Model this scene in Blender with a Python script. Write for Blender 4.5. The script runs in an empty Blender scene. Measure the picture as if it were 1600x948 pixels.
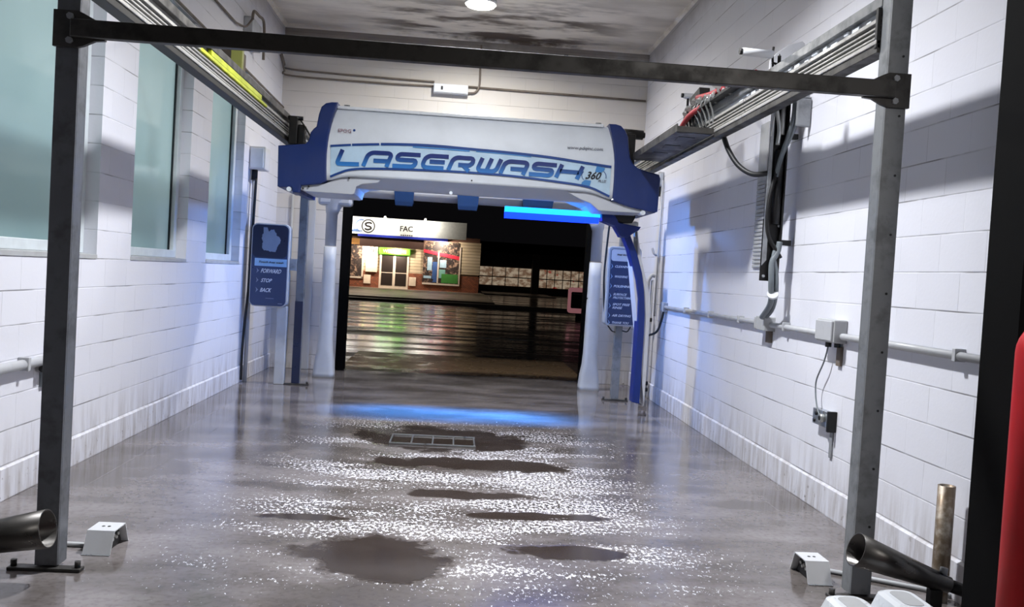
import bpy, bmesh, math, random
from mathutils import Vector, Matrix
random.seed(7)
PI = math.pi
S = bpy.context.scene
COL = S.collection

# ------------------------------------------------------------------ camera
F, YAW, PIT, ROL, H = 1354.3, 0.06509, -0.031834, 0.058716, 1.4508
fw = Vector((math.sin(YAW)*math.cos(PIT), math.cos(YAW)*math.cos(PIT), math.sin(PIT)))
r0 = fw.cross(Vector((0, 0, 1))).normalized(); u0 = r0.cross(fw)
RX = math.cos(ROL)*r0 + math.sin(ROL)*u0
UP = -math.sin(ROL)*r0 + math.cos(ROL)*u0
cd = bpy.data.cameras.new('camera'); cam = bpy.data.objects.new('camera', cd); COL.objects.link(cam)
cd.sensor_width = 36; cd.lens = 36*F/1600; cd.clip_start = .05; cd.clip_end = 400
m = Matrix((RX, UP, -fw)).transposed().to_4x4(); m.translation = (0, 0, H); cam.matrix_world = m
S.camera = cam

def at(ax, val, px, py):
    """point of the photograph on the real plane ax = val (measuring helper)"""
    d = fw + RX*((px-800)/F) - UP*((py-474)/F)
    o = Vector((0, 0, H)); k = 'xyz'.index(ax)
    return o + d*((val-o[k])/d[k])
def xz(y, pts): return [(p.x, p.z) for p in (at('y', y, *q) for q in pts)]

# ------------------------------------------------------------------ materials
def lin(c):
    return tuple(((v/255)/12.92 if v/255 <= .04045 else ((v/255+.055)/1.055)**2.4) for v in c)
class NT:
    def __init__(s, name):
        s.m = bpy.data.materials.new(name); s.m.use_nodes = True
        s.t = s.m.node_tree; s.b = s.t.nodes['Principled BSDF']
    def n(s, typ, **kw):
        x = s.t.nodes.new(typ)
        for k, v in kw.items():
            if k.startswith('i_'):
                key = k[2:]; key = int(key) if key.isdigit() else key.replace('_', ' ')
                s.put(x.inputs[key], v)
            else: setattr(x, k, v)
        return x
    def put(s, sock, v):
        if hasattr(v, 'is_output') or isinstance(v, bpy.types.NodeSocket): s.t.links.new(v, sock)
        else: sock.default_value = v
    def math(s, op, a, b=0.0, c=0.0, clamp=False):
        x = s.t.nodes.new('ShaderNodeMath'); x.operation = op; x.use_clamp = clamp
        s.put(x.inputs[0], a); s.put(x.inputs[1], b); s.put(x.inputs[2], c); return x.outputs[0]
    def ramp(s, v, a, b, lo=0., hi=1.):
        x = s.t.nodes.new('ShaderNodeMapRange'); x.interpolation_type = 'SMOOTHSTEP'
        s.put(x.inputs[0], v); x.inputs[1].default_value = a; x.inputs[2].default_value = b
        s.put(x.inputs[3], lo); s.put(x.inputs[4], hi); return x.outputs[0]
    def mix(s, f, a, b):
        x = s.t.nodes.new('ShaderNodeMix'); x.data_type = 'RGBA'
        s.put(x.inputs[0], f); s.put(x.inputs[6], a); s.put(x.inputs[7], b); return x.outputs[2]
    def co(s): return s.t.nodes.new('ShaderNodeTexCoord').outputs['Object']
    def sep(s, v):
        x = s.t.nodes.new('ShaderNodeSeparateXYZ'); s.put(x.inputs[0], v); return x.outputs
    def scaled(s, v, sc):
        x = s.t.nodes.new('ShaderNodeMapping'); s.put(x.inputs[0], v); x.inputs[3].default_value = sc; return x.outputs[0]
    def noise(s, v, scale, det=3., rough=.55):
        x = s.t.nodes.new('ShaderNodeTexNoise'); s.put(x.inputs['Vector'], v)
        x.inputs['Scale'].default_value = scale; x.inputs['Detail'].default_value = det; x.inputs['Roughness'].default_value = rough
        return x.outputs['Fac']
    def bump(s, h, strength=.3, dist=.01):
        x = s.t.nodes.new('ShaderNodeBump'); x.inputs['Strength'].default_value = strength; x.inputs['Distance'].default_value = dist
        s.put(x.inputs['Height'], h); s.t.links.new(x.outputs[0], s.b.inputs['Normal'])
def c4(c): return (*lin(c), 1)
def mat(name, c, rough=.5, metal=0., dirt=0., dirtc=(60, 52, 45), scale=6., spec=.5, emit=None, es=0., coat=0., bumpy=0.):
    N = NT(name); b = N.b
    b.inputs['Roughness'].default_value = rough; b.inputs['Metallic'].default_value = metal
    b.inputs['Specular IOR Level'].default_value = spec; b.inputs['Coat Weight'].default_value = coat
    v = N.co(); f = N.noise(v, scale, 5., .6)
    if dirt > 0:
        N.put(b.inputs['Base Color'], N.mix(N.math('MULTIPLY', N.ramp(f, .45, .7), dirt), c4(c), c4(dirtc)))
        N.put(b.inputs['Roughness'], N.ramp(f, .3, .7, max(.05, rough-.1), min(1, rough+.12)))
    else:
        N.put(b.inputs['Base Color'], N.mix(N.ramp(f, .3, .7), c4(c), c4([x*.94 for x in c])))
    if bumpy: N.bump(N.noise(v, 60, 3), bumpy, .004)
    if emit:
        b.inputs['Emission Color'].default_value = c4(emit); b.inputs['Emission Strength'].default_value = es
    return N.m

def wall_mat(name, axis, base=(226, 227, 235), sootz=4.15):
    """painted concrete block: 200 mm courses, 400 mm blocks, stains at the foot and soot at the head"""
    N = NT(name); v = N.co(); X, Y, Z = N.sep(v); A = Y if axis == 'y' else X
    row = N.math('DIVIDE', Z, .2); fr = N.math('FRACT', row)
    dz = N.math('MULTIPLY', N.math('MINIMUM', fr, N.math('SUBTRACT', 1., fr)), .2)
    off = N.math('MULTIPLY', N.math('MODULO', N.math('FLOOR', row), 2.), .5)
    fa = N.math('FRACT', N.math('ADD', N.math('DIVIDE', A, .4), N.math('ADD', off, 20.)))
    da = N.math('MULTIPLY', N.math('MINIMUM', fa, N.math('SUBTRACT', 1., fa)), .4)
    hj = N.ramp(dz, .0015, .0055, 1., 0.); vj = N.ramp(da, .001, .004, 1., 0.)
    j = N.math('MAXIMUM', hj, N.math('MULTIPLY', vj, .35))
    big = N.noise(N.scaled(v, (1, 1, 2.5)), 1.6, 4.)
    vis = N.ramp(big, .42, .64, .10, .85)
    col = N.mix(N.math('MULTIPLY', j, vis), c4(base), c4((105, 103, 105)))
    # per-block tone
    blk = N.n('ShaderNodeCombineXYZ'); N.put(blk.inputs[0], N.math('FLOOR', row)); N.put(blk.inputs[1], N.math('FLOOR', N.math('ADD', N.math('DIVIDE', A, .4), off)))
    wn = N.n('ShaderNodeTexWhiteNoise'); N.put(wn.inputs[0], blk.outputs[0])
    col = N.mix(N.math('MULTIPLY', wn.outputs[0], .10), col, c4((180, 180, 190)))
    # runs and splash dirt at the foot of the wall
    st = N.noise(N.scaled(v, (6, 6, .8)), 2.2, 6., .65)
    low = N.math('MULTIPLY', N.ramp(Z, .0, .55, 1., 0.), N.ramp(st, .38, .66))
    col = N.mix(N.math('MULTIPLY', low, .5), col, c4((128, 112, 96)))
    pit = N.noise(v, 14., 5., .7)
    low2 = N.math('MULTIPLY', N.ramp(Z, .05, .3, 1., 0.), N.ramp(pit, .6, .7))
    col = N.mix(N.math('MULTIPLY', low2, .7), col, c4((95, 82, 70)))
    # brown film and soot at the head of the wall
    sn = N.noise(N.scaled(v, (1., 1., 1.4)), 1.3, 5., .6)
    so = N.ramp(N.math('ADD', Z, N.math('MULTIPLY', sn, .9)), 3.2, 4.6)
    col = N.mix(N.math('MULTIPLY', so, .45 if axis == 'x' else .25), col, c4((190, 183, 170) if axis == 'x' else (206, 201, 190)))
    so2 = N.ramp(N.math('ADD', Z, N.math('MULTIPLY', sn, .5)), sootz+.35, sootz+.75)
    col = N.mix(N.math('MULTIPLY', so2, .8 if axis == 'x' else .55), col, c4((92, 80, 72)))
    N.put(N.b.inputs['Base Color'], col); N.b.inputs['Roughness'].default_value = .55
    N.b.inputs['Specular IOR Level'].default_value = .3
    hgt = N.math('SUBTRACT', N.math('MULTIPLY', N.noise(v, 45, 3), .25), j)
    N.bump(hgt, .35, .006)
    return N.m

def floor_mat(name):
    N = NT(name); v = N.co(); X, Y, Z = N.sep(v)
    big = N.noise(N.scaled(v, (.7, 1.5, 1)), 1.5, 5., .6)
    col = N.mix(N.ramp(big, .35, .68), c4((92, 86, 83)), c4((132, 126, 126)))
    fine = N.noise(v, 30., 4.)
    col = N.mix(N.math('MULTIPLY', N.ramp(fine, .45, .7), .35), col, c4((62, 55, 50)))
    # smooth standing-water patches: brown silt showing through
    wob = N.math('MULTIPLY', N.math('SUBTRACT', N.noise(v, 2.4, 5., .65), .5), 2.2)
    def patch(cx, cy, rx, ry):
        dx = N.math('DIVIDE', N.math('SUBTRACT', X, cx), rx); dy = N.math('DIVIDE', N.math('SUBTRACT', Y, cy), ry)
        d = N.math('SQRT', N.math('ADD', N.math('MULTIPLY', dx, dx), N.math('MULTIPLY', dy, dy)))
        return N.ramp(N.math('ADD', d, wob), .82, 1.08, 1., 0.)
    pud = None
    for a in [(-.33, 4.33, .40, .36), (-.05, 7.5, .75, .5), (.15, 6.55, .8, .2), (.7, 4.55, .34, .13), (.55, 5.2, .5, .08), (.1, 5.65, .45, .12), (-.75, 5.0, .3, .07)]:
        p = patch(*a); pud = p if pud is None else N.math('MAXIMUM', pud, p)
    col = N.mix(N.math('MULTIPLY', pud, .85), col, c4((46, 36, 31)))
    # white foam flecks left by the wash, densest down the middle of the bay
    streak = N.noise(N.scaled(v, (.55, 1.9, 1)), 1.35, 4., .6)
    zone = N.math('MULTIPLY', N.ramp(N.math('ABSOLUTE', N.math('SUBTRACT', X, .1)), .75, 2.1, 1., 0.),
                  N.math('MULTIPLY', N.ramp(Y, 3.3, 4.3), N.ramp(Y, 7.6, 9.0, 1., 0.)))
    dens = N.math('MULTIPLY', N.math('MULTIPLY', zone, N.ramp(streak, .38, .57, .32, 1.)), N.math('SUBTRACT', 1., N.math('MULTIPLY', pud, .97)))
    fl = N.noise(N.scaled(v, (1., .62, 1)), 50., 3.5, .7)
    thr = N.math('SUBTRACT', .72, N.math('MULTIPLY', dens, .228))
    foam = N.ramp(N.math('SUBTRACT', fl, thr), 0., .05)
    # a few bigger foam streaks
    s2 = N.noise(N.scaled(v, (.5, 4., 1)), 2.1, 5., .7)
    foam2 = N.math('MULTIPLY', N.ramp(s2, .67, .73), N.math('MULTIPLY', N.ramp(X, -.6, .4), N.math('MULTIPLY', N.ramp(fl, .42, .5), N.ramp(Y, 3.5, 4.5))))
    foam = N.math('MAXIMUM', foam, N.math('MULTIPLY', foam2, .9))
    col = N.mix(foam, col, c4((220, 220, 227)))
    # hairline joints
    N.put(N.b.inputs['Base Color'], col)
    wet = N.math('MAXIMUM', pud, N.math('SUBTRACT', 1., N.math('MINIMUM', 1., N.math('MULTIPLY', zone, 1.6))))
    rg = N.ramp(big, .35, .65, .15, .26)
    rg = N.math('ADD', N.math('MULTIPLY', pud, .08), N.math('MULTIPLY', rg, N.math('SUBTRACT', 1., N.math('MULTIPLY', wet, .74)))); rg = N.math('ADD', rg, N.math('MULTIPLY', foam, .35))
    N.put(N.b.inputs['Roughness'], rg); N.put(N.b.inputs['Specular IOR Level'], N.math('SUBTRACT', .6, N.math('MULTIPLY', pud, .36)))
    h = N.math('MULTIPLY', N.math('ADD', N.math('MULTIPLY', fl, .5), N.math('ADD', foam, N.noise(N.scaled(v, (1, .5, 1)), 9., 4.))), N.math('SUBTRACT', 1., N.math('MULTIPLY', wet, .96)))
    N.bump(h, .25, .008)
    return N.m

def ceil_mat(name):
    N = NT(name); v = N.co(); X, Y, Z = N.sep(v)
    n = N.noise(N.scaled(v, (.45, 1.5, 1)), 1.7, 6., .62)
    col = N.mix(N.ramp(n, .4, .68), c4((226, 219, 208)), c4((200, 192, 181)))
    near = N.ramp(Y, 9.6, 11.2)
    s = N.math('MULTIPLY', N.ramp(N.noise(N.scaled(v, (.6, 1.8, 1)), 1.5, 5., .6), .44, .6), near)
    mid = N.ramp(N.math('ABSOLUTE', N.math('SUBTRACT', X, .3)), .9, 2.1, 1., .15)
    col = N.mix(N.math('MULTIPLY', s, mid), col, c4((84, 72, 64)))
    N.put(N.b.inputs['Base Color'], col); N.b.inputs['Roughness'].default_value = .5
    N.bump(N.noise(v, 25, 3), .15, .01)
    return N.m

M = {}
M['wall_y'] = wall_mat('painted block side wall', 'y'); M['wall_x'] = wall_mat('painted block end wall', 'x', (214, 211, 208))
M['floor'] = floor_mat('wet concrete'); M['ceil'] = ceil_mat('sooty ceiling paint')
M['galv'] = mat('dull galvanised steel', (150, 153, 157), .45, .2, .6, (98, 100, 103), 9)
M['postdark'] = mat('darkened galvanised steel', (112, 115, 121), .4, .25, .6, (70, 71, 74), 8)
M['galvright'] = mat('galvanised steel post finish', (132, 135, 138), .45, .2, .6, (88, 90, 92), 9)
M['galvdark'] = mat('weathered dark steel', (66, 64, 62), .5, .25, .8, (32, 31, 29), 7)
M['galvmid'] = mat('mid grey galvanised steel', (122, 124, 126), .42, .3, .6, (84, 85, 86), 9)
M['galvlight'] = mat('bright galvanised steel', (170, 174, 178), .35, .8, .35, (110, 112, 115), 10)
M['alu'] = mat('anodised aluminium', (172, 171, 168), .36, .35, .4, (120, 117, 110), 5)
M['aludark'] = mat('dark groove', (34, 33, 32), .5, .3)
M['yellow'] = mat('yellow green painted light', (196, 204, 40), .35, 0, .5, (120, 128, 40), 3)
M['olive'] = mat('olive painted bracket', (122, 124, 62), .5, .1, .4, (80, 80, 50), 6)
M['blue'] = mat('royal blue plastic', (14, 40, 100), .4, 0, .25, (12, 34, 82), 3, coat=.1)
M['armblue'] = mat('arm blue plastic', (14, 44, 122), .4)
M['white'] = mat('white fibreglass', (224, 228, 233), .28, 0, .15, (205, 210, 216), 2, coat=.2)
M['bridgewhite'] = mat('bridge white fibreglass', (206, 212, 220), .5, 0, 0, (176, 184, 193), 2)
M['whitedull'] = mat('dull white plastic', (205, 207, 212), .45, 0, .25, (170, 170, 172), 4)
M['greyplastic'] = mat('light grey plastic', (178, 180, 182), .5, 0, .3, (140, 138, 135), 5)
M['black'] = mat('black rubber', (22, 22, 24), .5)
M['jamb'] = mat('matt black paint', (6, 6, 7), .8, 0, spec=.1)
M['blackmetal'] = mat('black steel', (30, 30, 31), .45, .4, .5, (55, 50, 46), 8)
M['red'] = mat('red gloss paint', (226, 20, 32), .5, spec=.3)
M['redhose'] = mat('red hose', (190, 48, 58), .4)
M['greyhose'] = mat('grey hose', (120, 128, 134), .45)
M['silverhose'] = mat('silver fittings', (200, 202, 200), .3, .7)
M['frame'] = mat('window frame white', (214, 222, 226), .4)
M['gasket'] = mat('window gasket', (18, 28, 34), .5)
M['pvc'] = mat('grey conduit', (182, 184, 188), .45, 0, .2, (140, 138, 136), 6)
M['oldpvc'] = mat('dusty conduit', (112, 102, 92), .6, 0, .4, (80, 70, 62), 6)
M['rust'] = mat('brown stained steel', (118, 102, 84), .42, .5, .6, (190, 185, 175), 14)
M['navy'] = mat('navy sign face', (38, 57, 94), .35, 0, .2, (22, 36, 72), 3, coat=.15)
M['navydark'] = mat('dark navy sign face', (24, 34, 62), .35, 0, .2, (16, 24, 48), 3)
M['signgrey'] = mat('worn grey print', (130, 142, 164), .5)
M['pale'] = mat('pale blue print', (150, 190, 226), .4)
M['decal'] = mat('pale blue decal', (178, 204, 224), .45)
M['print'] = mat('white print', (225, 232, 240), .5)
M['stripe'] = mat('deep blue stripe', (24, 62, 128), .35)
M['ink'] = mat('black print', (18, 22, 34), .4)
M['greyink'] = mat('grey print', (120, 124, 134), .5)
M['pinkink'] = mat('faded red print', (158, 132, 142), .5)
M['arrow'] = mat('mid blue print', (62, 128, 190), .4)
M['tube'] = mat('brushed dark tube', (84, 82, 80), .36, .75, .4, (56, 54, 52), 6)
M['plate'] = mat('dark wet plate', (70, 60, 54), .15, .3)
M['sheet'] = mat('white powder coated sheet', (214, 216, 220), .4, .1, .15, (180, 180, 180), 8)
M['nozzle'] = mat('blue dryer nozzle', (22, 62, 116), .5)
M['duct'] = mat('grey moulded plastic', (182, 186, 194), .42, 0, .2, (168, 170, 174), 3)
def letters_mat():
    N = NT('blue fade lettering'); Z = N.sep(N.co())[2]
    N.put(N.b.inputs['Base Color'], N.mix(N.ramp(Z, .25, .42), c4((46, 118, 188)), c4((20, 40, 104)))); N.b.inputs['Roughness'].default_value = .35
    return N.m
M['letters'] = letters_mat()
def pane_mat():
    N = NT('frosted teal glass'); v = N.co(); X, Y, Z = N.sep(v)
    f = N.noise(N.scaled(v, (1, 1, .6)), 1.1, 2.)
    N.put(N.b.inputs['Base Color'], N.mix(N.ramp(f, .35, .65), c4((124, 152, 157)), c4((138, 164, 168))))
    N.b.inputs['Roughness'].default_value = .45; N.b.inputs['Coat Weight'].default_value = 1.; N.b.inputs['Coat Roughness'].default_value = .08
    tr = N.n('ShaderNodeBsdfTranslucent'); tr.inputs[0].default_value = c4((206, 221, 222))
    mx = N.n('ShaderNodeMixShader'); mx.inputs[0].default_value = .45
    N.t.links.new(N.b.outputs[0], mx.inputs[1]); N.t.links.new(tr.outputs[0], mx.inputs[2])
    out = [n_ for n_ in N.t.nodes if n_.type == 'OUTPUT_MATERIAL'][0]; N.t.links.new(mx.outputs[0], out.inputs[0])
    return N.m
M['pane'] = pane_mat()
def emis(name, c, s):
    N = NT(name); N.put(N.b.inputs['Base Color'], c4(c)); N.b.inputs['Emission Color'].default_value = c4(c); N.b.inputs['Emission Strength'].default_value = s
    return N.m
M['lamp'] = emis('lamp diffuser', (255, 250, 235), 30.)
M['ledbar'] = emis('cyan led strip', (30, 165, 255), 2.2)
M['ledblue'] = emis('deep blue led strip', (10, 50, 255), 3.2)
M['ledstrip'] = emis('blue floor led strip', (20, 80, 255), 3.)

# ------------------------------------------------------------------ mesh builder
class MB:
    def __init__(s): s.bm = bmesh.new()
    def merge(s, b, smooth=False):
        if smooth:
            for f in b.faces: f.smooth = True
        bmesh.ops.recalc_face_normals(b, faces=b.faces[:])
        me = bpy.data.meshes.new('t'); b.to_mesh(me); b.free(); s.bm.from_mesh(me); bpy.data.meshes.remove(me); return s
    def box(s, a, c, bev=0., seg=2):
        b = bmesh.new(); bmesh.ops.create_cube(b, size=1)
        lo = [min(a[i], c[i]) for i in range(3)]; hi = [max(a[i], c[i]) for i in range(3)]
        for v in b.verts: v.co = Vector([(lo[i]+hi[i])/2 + v.co[i]*(hi[i]-lo[i]) for i in range(3)])
        if bev: bmesh.ops.bevel(b, geom=b.edges[:]+b.verts[:], offset=bev, segments=seg, affect='EDGES', profile=.5)
        return s.merge(b)
    def tube(s, path, r, seg=10, cap=True):
        P = [Vector(p) for p in path]; R = r if isinstance(r, (list, tuple)) else [r]*len(P)
        b = bmesh.new(); rings = []
        t0 = (P[1]-P[0]).normalized(); nrm = t0.orthogonal().normalized()
        for i, p in enumerate(P):
            t = (P[min(i+1, len(P)-1)]-P[max(i-1, 0)]).normalized()
            nrm = (nrm - t*nrm.dot(t)).normalized(); bi = t.cross(nrm)
            rings.append([b.verts.new(p + (nrm*math.cos(2*PI*k/seg)+bi*math.sin(2*PI*k/seg))*R[i]) for k in range(seg)])
        for a, c in zip(rings, rings[1:]):
            for k in range(seg):
                f = b.faces.new((a[k], a[(k+1) % seg], c[(k+1) % seg], c[k])); f.smooth = True
        if cap: b.faces.new(rings[0][::-1]); b.faces.new(rings[-1])
        return s.merge(b)
    def loft(s, rings, cap=True, smooth=True):
        b = bmesh.new(); V = [[b.verts.new(p) for p in r] for r in rings]; n = len(V[0])
        for a, c in zip(V, V[1:]):
            for k in range(n):
                f = b.faces.new((a[k], a[(k+1) % n], c[(k+1) % n], c[k])); f.smooth = smooth
        if cap: b.faces.new(V[0][::-1]); b.faces.new(V[-1])
        return s.merge(b)
    def prism(s, pts, axis, lo, hi, bev=0., seg=2):
        """polygon in the two other axes (kept in x,y,z order) extruded along axis"""
        b = bmesh.new()
        def mk(p, h):
            q = list(p); q.insert('xyz'.index(axis), h); return Vector(q)
        A = [b.verts.new(mk(p, lo)) for p in pts]; B = [b.verts.new(mk(p, hi)) for p in pts]; n = len(pts)
        fa = b.faces.new(A); fb = b.faces.new(B[::-1])
        for k in range(n): b.faces.new((A[k], B[k], B[(k+1) % n], A[(k+1) % n]))
        bmesh.ops.recalc_face_normals(b, faces=b.faces[:])
        if bev:
            es = [e for e in b.edges if (e.verts[0] in A and e.verts[1] in A) or (e.verts[0] in B and e.verts[1] in B)]
            bmesh.ops.bevel(b, geom=es, offset=bev, segments=seg, affect='EDGES', profile=.5)
        bmesh.ops.triangulate(b, faces=[f for f in b.faces if len(f.verts) > 4])
        return s.merge(b)
    def grid(s, rows, smooth=True):
        b = bmesh.new(); V = [[b.verts.new(p) for p in r] for r in rows]
        for a, c in zip(V, V[1:]):
            for k in range(len(a)-1):
                f = b.faces.new((a[k], a[k+1], c[k+1], c[k])); f.smooth = smooth
        me = bpy.data.meshes.new('t'); b.to_mesh(me); b.free(); s.bm.from_mesh(me); bpy.data.meshes.remove(me); return s
    def stroke(s, pts, w, y, th=.004, closed=False):
        """flat ribbon in the xz plane along pts, standing th proud of y towards the viewer"""
        P = [Vector(pts[0])]
        for p in pts[1:]:
            if (Vector(p)-P[-1]).length > 1e-4: P.append(Vector(p))
        n = len(P); L, R = [], []
        for i in range(n):
            a = P[i-1] if (i or closed) else None; c = P[(i+1) % n] if (i < n-1 or closed) else None
            d1 = (P[i]-a).normalized() if a is not None else None; d2 = (c-P[i]).normalized() if c is not None else None
            d = d1 or d2 if (d1 is None or d2 is None) else (d1+d2).normalized()
            nn = Vector((-d.y, d.x)); k = 1.
            if d1 and d2: k = 1/max(.5, nn.dot(Vector((-d1.y, d1.x))))
            L.append(P[i]+nn*w*.5*k); R.append(P[i]-nn*w*.5*k)
        rng = range(n) if closed else range(n-1)
        for i in rng:
            j = (i+1) % n
            b = bmesh.new()
            q = [L[i], L[j], R[j], R[i]]
            A = [b.verts.new((p.x, y, p.y)) for p in q]; B = [b.verts.new((p.x, y-th-.00015*(i % 7), p.y)) for p in q]
            b.faces.new(A); b.faces.new(B[::-1])
            for k in range(4): b.faces.new((A[k], B[k], B[(k+1) % 4], A[(k+1) % 4]))
            s.merge(b)
        return s
    def text(s, body, x0, x1, z0, z1, y, shear=0., th=.003, bold=0., slope=0.):
        cu = bpy.data.curves.new('t', 'FONT'); cu.body = body; cu.size = 1; cu.extrude = .02; cu.offset = bold; cu.resolution_u = 3
        o = bpy.data.objects.new('t', cu); COL.objects.link(o)
        dg = bpy.context.evaluated_depsgraph_get(); dg.update()
        me = bpy.data.meshes.new_from_object(o.evaluated_get(dg))
        bpy.data.objects.remove(o); bpy.data.curves.remove(cu)
        xs = [v.co.x for v in me.vertices]; ys = [v.co.y for v in me.vertices]
        ax, bx, ay, by = min(xs), max(xs), min(ys), max(ys)
        for v in me.vertices:
            u = (v.co.x-ax)/(bx-ax); w = (v.co.y-ay)/(by-ay); d = 0 if v.co.z < 0 else 1
            v.co = (x0+u*(x1-x0)+w*shear, y-d*th, z0+w*(z1-z0)+u*slope)
        b = bmesh.new(); b.from_mesh(me); bpy.data.meshes.remove(me)
        return s.merge(b)
    def build(s, name, material, parent=None, origin=None):
        me = bpy.data.meshes.new(name); off = Vector((0, 0, 0))
        if parent is not None:
            p = parent
            while p is not None: off += Vector(p.location); p = p.parent
        elif origin is not None: off = Vector(origin)
        s.bm.transform(Matrix.Translation(-off)); s.bm.to_mesh(me); s.bm.free()
        o = bpy.data.objects.new(name, me); COL.objects.link(o)
        me.materials.append(M[material] if isinstance(material, str) else material)
        if parent is not None: o.parent = parent
        elif origin is not None: o.location = origin
        return o
def thing(name, label, cat, loc, group=None):
    o = bpy.data.objects.new(name, None); COL.objects.link(o); o.location = loc; o.empty_display_size = .1
    o['label'] = label; o['category'] = cat
    if group: o['group'] = group
    return o
def tag(o, label, cat, group=None, kind=None):
    o['label'] = label; o['category'] = cat
    if group: o['group'] = group
    if kind: o['kind'] = kind
    return o
def struct(o, label=None, cat=None):
    o['kind'] = 'structure'
    if label: o['label'] = label
    if cat: o['category'] = cat
    return o
def smoothpath(P, n=8):
    P = [Vector(p) for p in P]; Q = [P[0]*2-P[1]]+P+[P[-1]*2-P[-2]]; out = []
    for i in range(1, len(Q)-2):
        a, b, c, d = Q[i-1:i+3]
        for k in range(n):
            t = k/n
            out.append(.5*((2*b)+(c-a)*t+(2*a-5*b+4*c-d)*t*t+(3*b-a-3*c+d)*t**3))
    out.append(P[-1]); return out
def arc(cx, cy, r, a0, a1, n=6, ry=None):
    ry = ry or r
    return [(cx+r*math.cos(math.radians(a0+(a1-a0)*k/n)), cy+ry*math.sin(math.radians(a0+(a1-a0)*k/n))) for k in range(n+1)]
def rrect(x0, z0, x1, z1, r, n=4):
    return arc(x1-r, z1-r, r, 0, 90, n)+arc(x0+r, z1-r, r, 90, 180, n)+arc(x0+r, z0+r, r, 180, 270, n)+arc(x1-r, z0+r, r, 270, 360, n)

XL, XR, YB, ZC = -2.52, 2.515, 12.11, 4.7

# ------------------------------------------------------------------ the bay
struct(MB().box((-4.2, -3, -.25), (4.2, YB+.2, 0)).build('floor', 'floor'), 'wet grey concrete wash bay floor with foam and puddles', 'floor')
struct(MB().box((XL-.3, 2.8, ZC), (XR+.3, YB+.3, ZC+.2)).build('ceiling', 'ceil'), 'grey sooty wash bay ceiling', 'ceiling')
wins = [(4.72, 6.24), (6.87, 8.24), (8.87, 10.2)]; WZ0, WZ1 = 1.4, 3.6
w = MB(); ys = [2.8]+[v for p in wins for v in p]+[YB+.3]
w.box((XL-.3, 2.8, 0), (XL, YB+.3, WZ0)); w.box((XL-.3, 2.8, WZ1), (XL, YB+.3, ZC))
for i in range(0, len(ys), 2): w.box((XL-.3, ys[i], WZ0), (XL, ys[i+1], WZ1))
struct(w.build('wall_left', 'wall_y'), 'white painted block wall on the left with three windows', 'wall')
struct(MB().box((XR, 2.8, 0), (XR+.3, YB+.3, ZC)).build('wall_right', 'wall_y'), 'white painted block wall on the right', 'wall')
DX0, DX1, DZ = -1.62, 1.93, 3.1
w = MB(); w.box((XL, YB, 0), (DX0, YB+.3, ZC)); w.box((DX1, YB, 0), (XR, YB+.3, ZC)); w.box((DX0, YB, DZ), (DX1, YB+.3, ZC))
struct(w.build('wall_back', 'wall_x'), 'block end wall above the exit doorway', 'wall')
w = MB(); w.box((1.893, 2.8, 0), (4.2, 3.0, 6)); w.box((-4.2, 2.8, 0), (-1.9, 3.0, 6)); w.box((-1.9, 2.8, 3.3), (1.893, 3.0, 6))
struct(w.build('wall_front', 'jamb'), 'black entry door jamb', 'wall')
# plinth course
struct(MB().prism([(XL, 0), (XL+.016, 0), (XL+.016, .185), (XL, .2)], 'y', 3.0, YB).build('baseboard_left', 'wall_y'))
struct(MB().prism([(XR, 0), (XR-.016, 0), (XR-.016, .185), (XR, .2)], 'y', 3.0, YB).build('baseboard_right', 'wall_y'))
b = MB(); b.box((XL, YB-.016, 0), (DX0, YB, .2)); b.box((DX1, YB-.016, 0), (XR, YB, .2)); struct(b.build('baseboard_back', 'wall_x'))
# ceiling edge trims
struct(MB().prism([(YB, ZC), (YB-.03, ZC), (YB-.03, ZC-.03), (YB, ZC-.05)], 'x', XL, XR).build('trim_1', 'ceil'))
struct(MB().prism([(XL, ZC), (XL+.03, ZC), (XL+.03, ZC-.03), (XL, ZC-.05)], 'y', 3, YB).build('trim_2', 'ceil'))
struct(MB().prism([(XR, ZC), (XR-.03, ZC), (XR-.03, ZC-.03), (XR, ZC-.05)], 'y', 3, YB).build('trim_3', 'ceil'))
# windows
for i, (a, c) in enumerate(wins):
    o = bpy.data.objects.new('window_%d' % (i+1), None); COL.objects.link(o); o.location = (XL-.1, (a+c)/2, WZ0); o['kind'] = 'structure'
    o['label'] = ['nearest frosted teal window beside the entry', 'middle frosted teal window of the left wall', 'farthest frosted teal window near the exit'][i]; o['category'] = 'window'
    f = MB(); xa, xb = XL-.16, XL-.09
    f.box((xa, a, WZ0+.035), (xb, c, WZ0+.105), .005); f.box((xa, a, WZ1-.07), (xb, c, WZ1), .005)
    f.box((xa, a, WZ0+.1), (xb, a+.07, WZ1-.06), .005); f.box((xa, c-.085, WZ0+.1), (xb, c, WZ1-.06), .005)
    f.build('frame', 'frame', o)
    g = MB(); g.box((XL-.15, c-.1, WZ0+.1), (XL-.125, c-.085, WZ1-.06)); g.box((XL-.15, a+.07, WZ0+.1), (XL-.125, a+.082, WZ1-.06)); g.build('gasket', 'gasket', o)
    MB().box((XL-.165, a+.05, WZ0+.07), (XL-.14, c-.07, WZ1-.05)).build('pane', 'pane', o)
    MB().prism([(XL-.17, WZ0+.0), (XL+.006, WZ0-.0), (XL+.006, WZ0+.028), (XL-.17, WZ0+.04)], 'y', a+.001, c-.001).build('sill', 'greyplastic', o)
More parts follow.
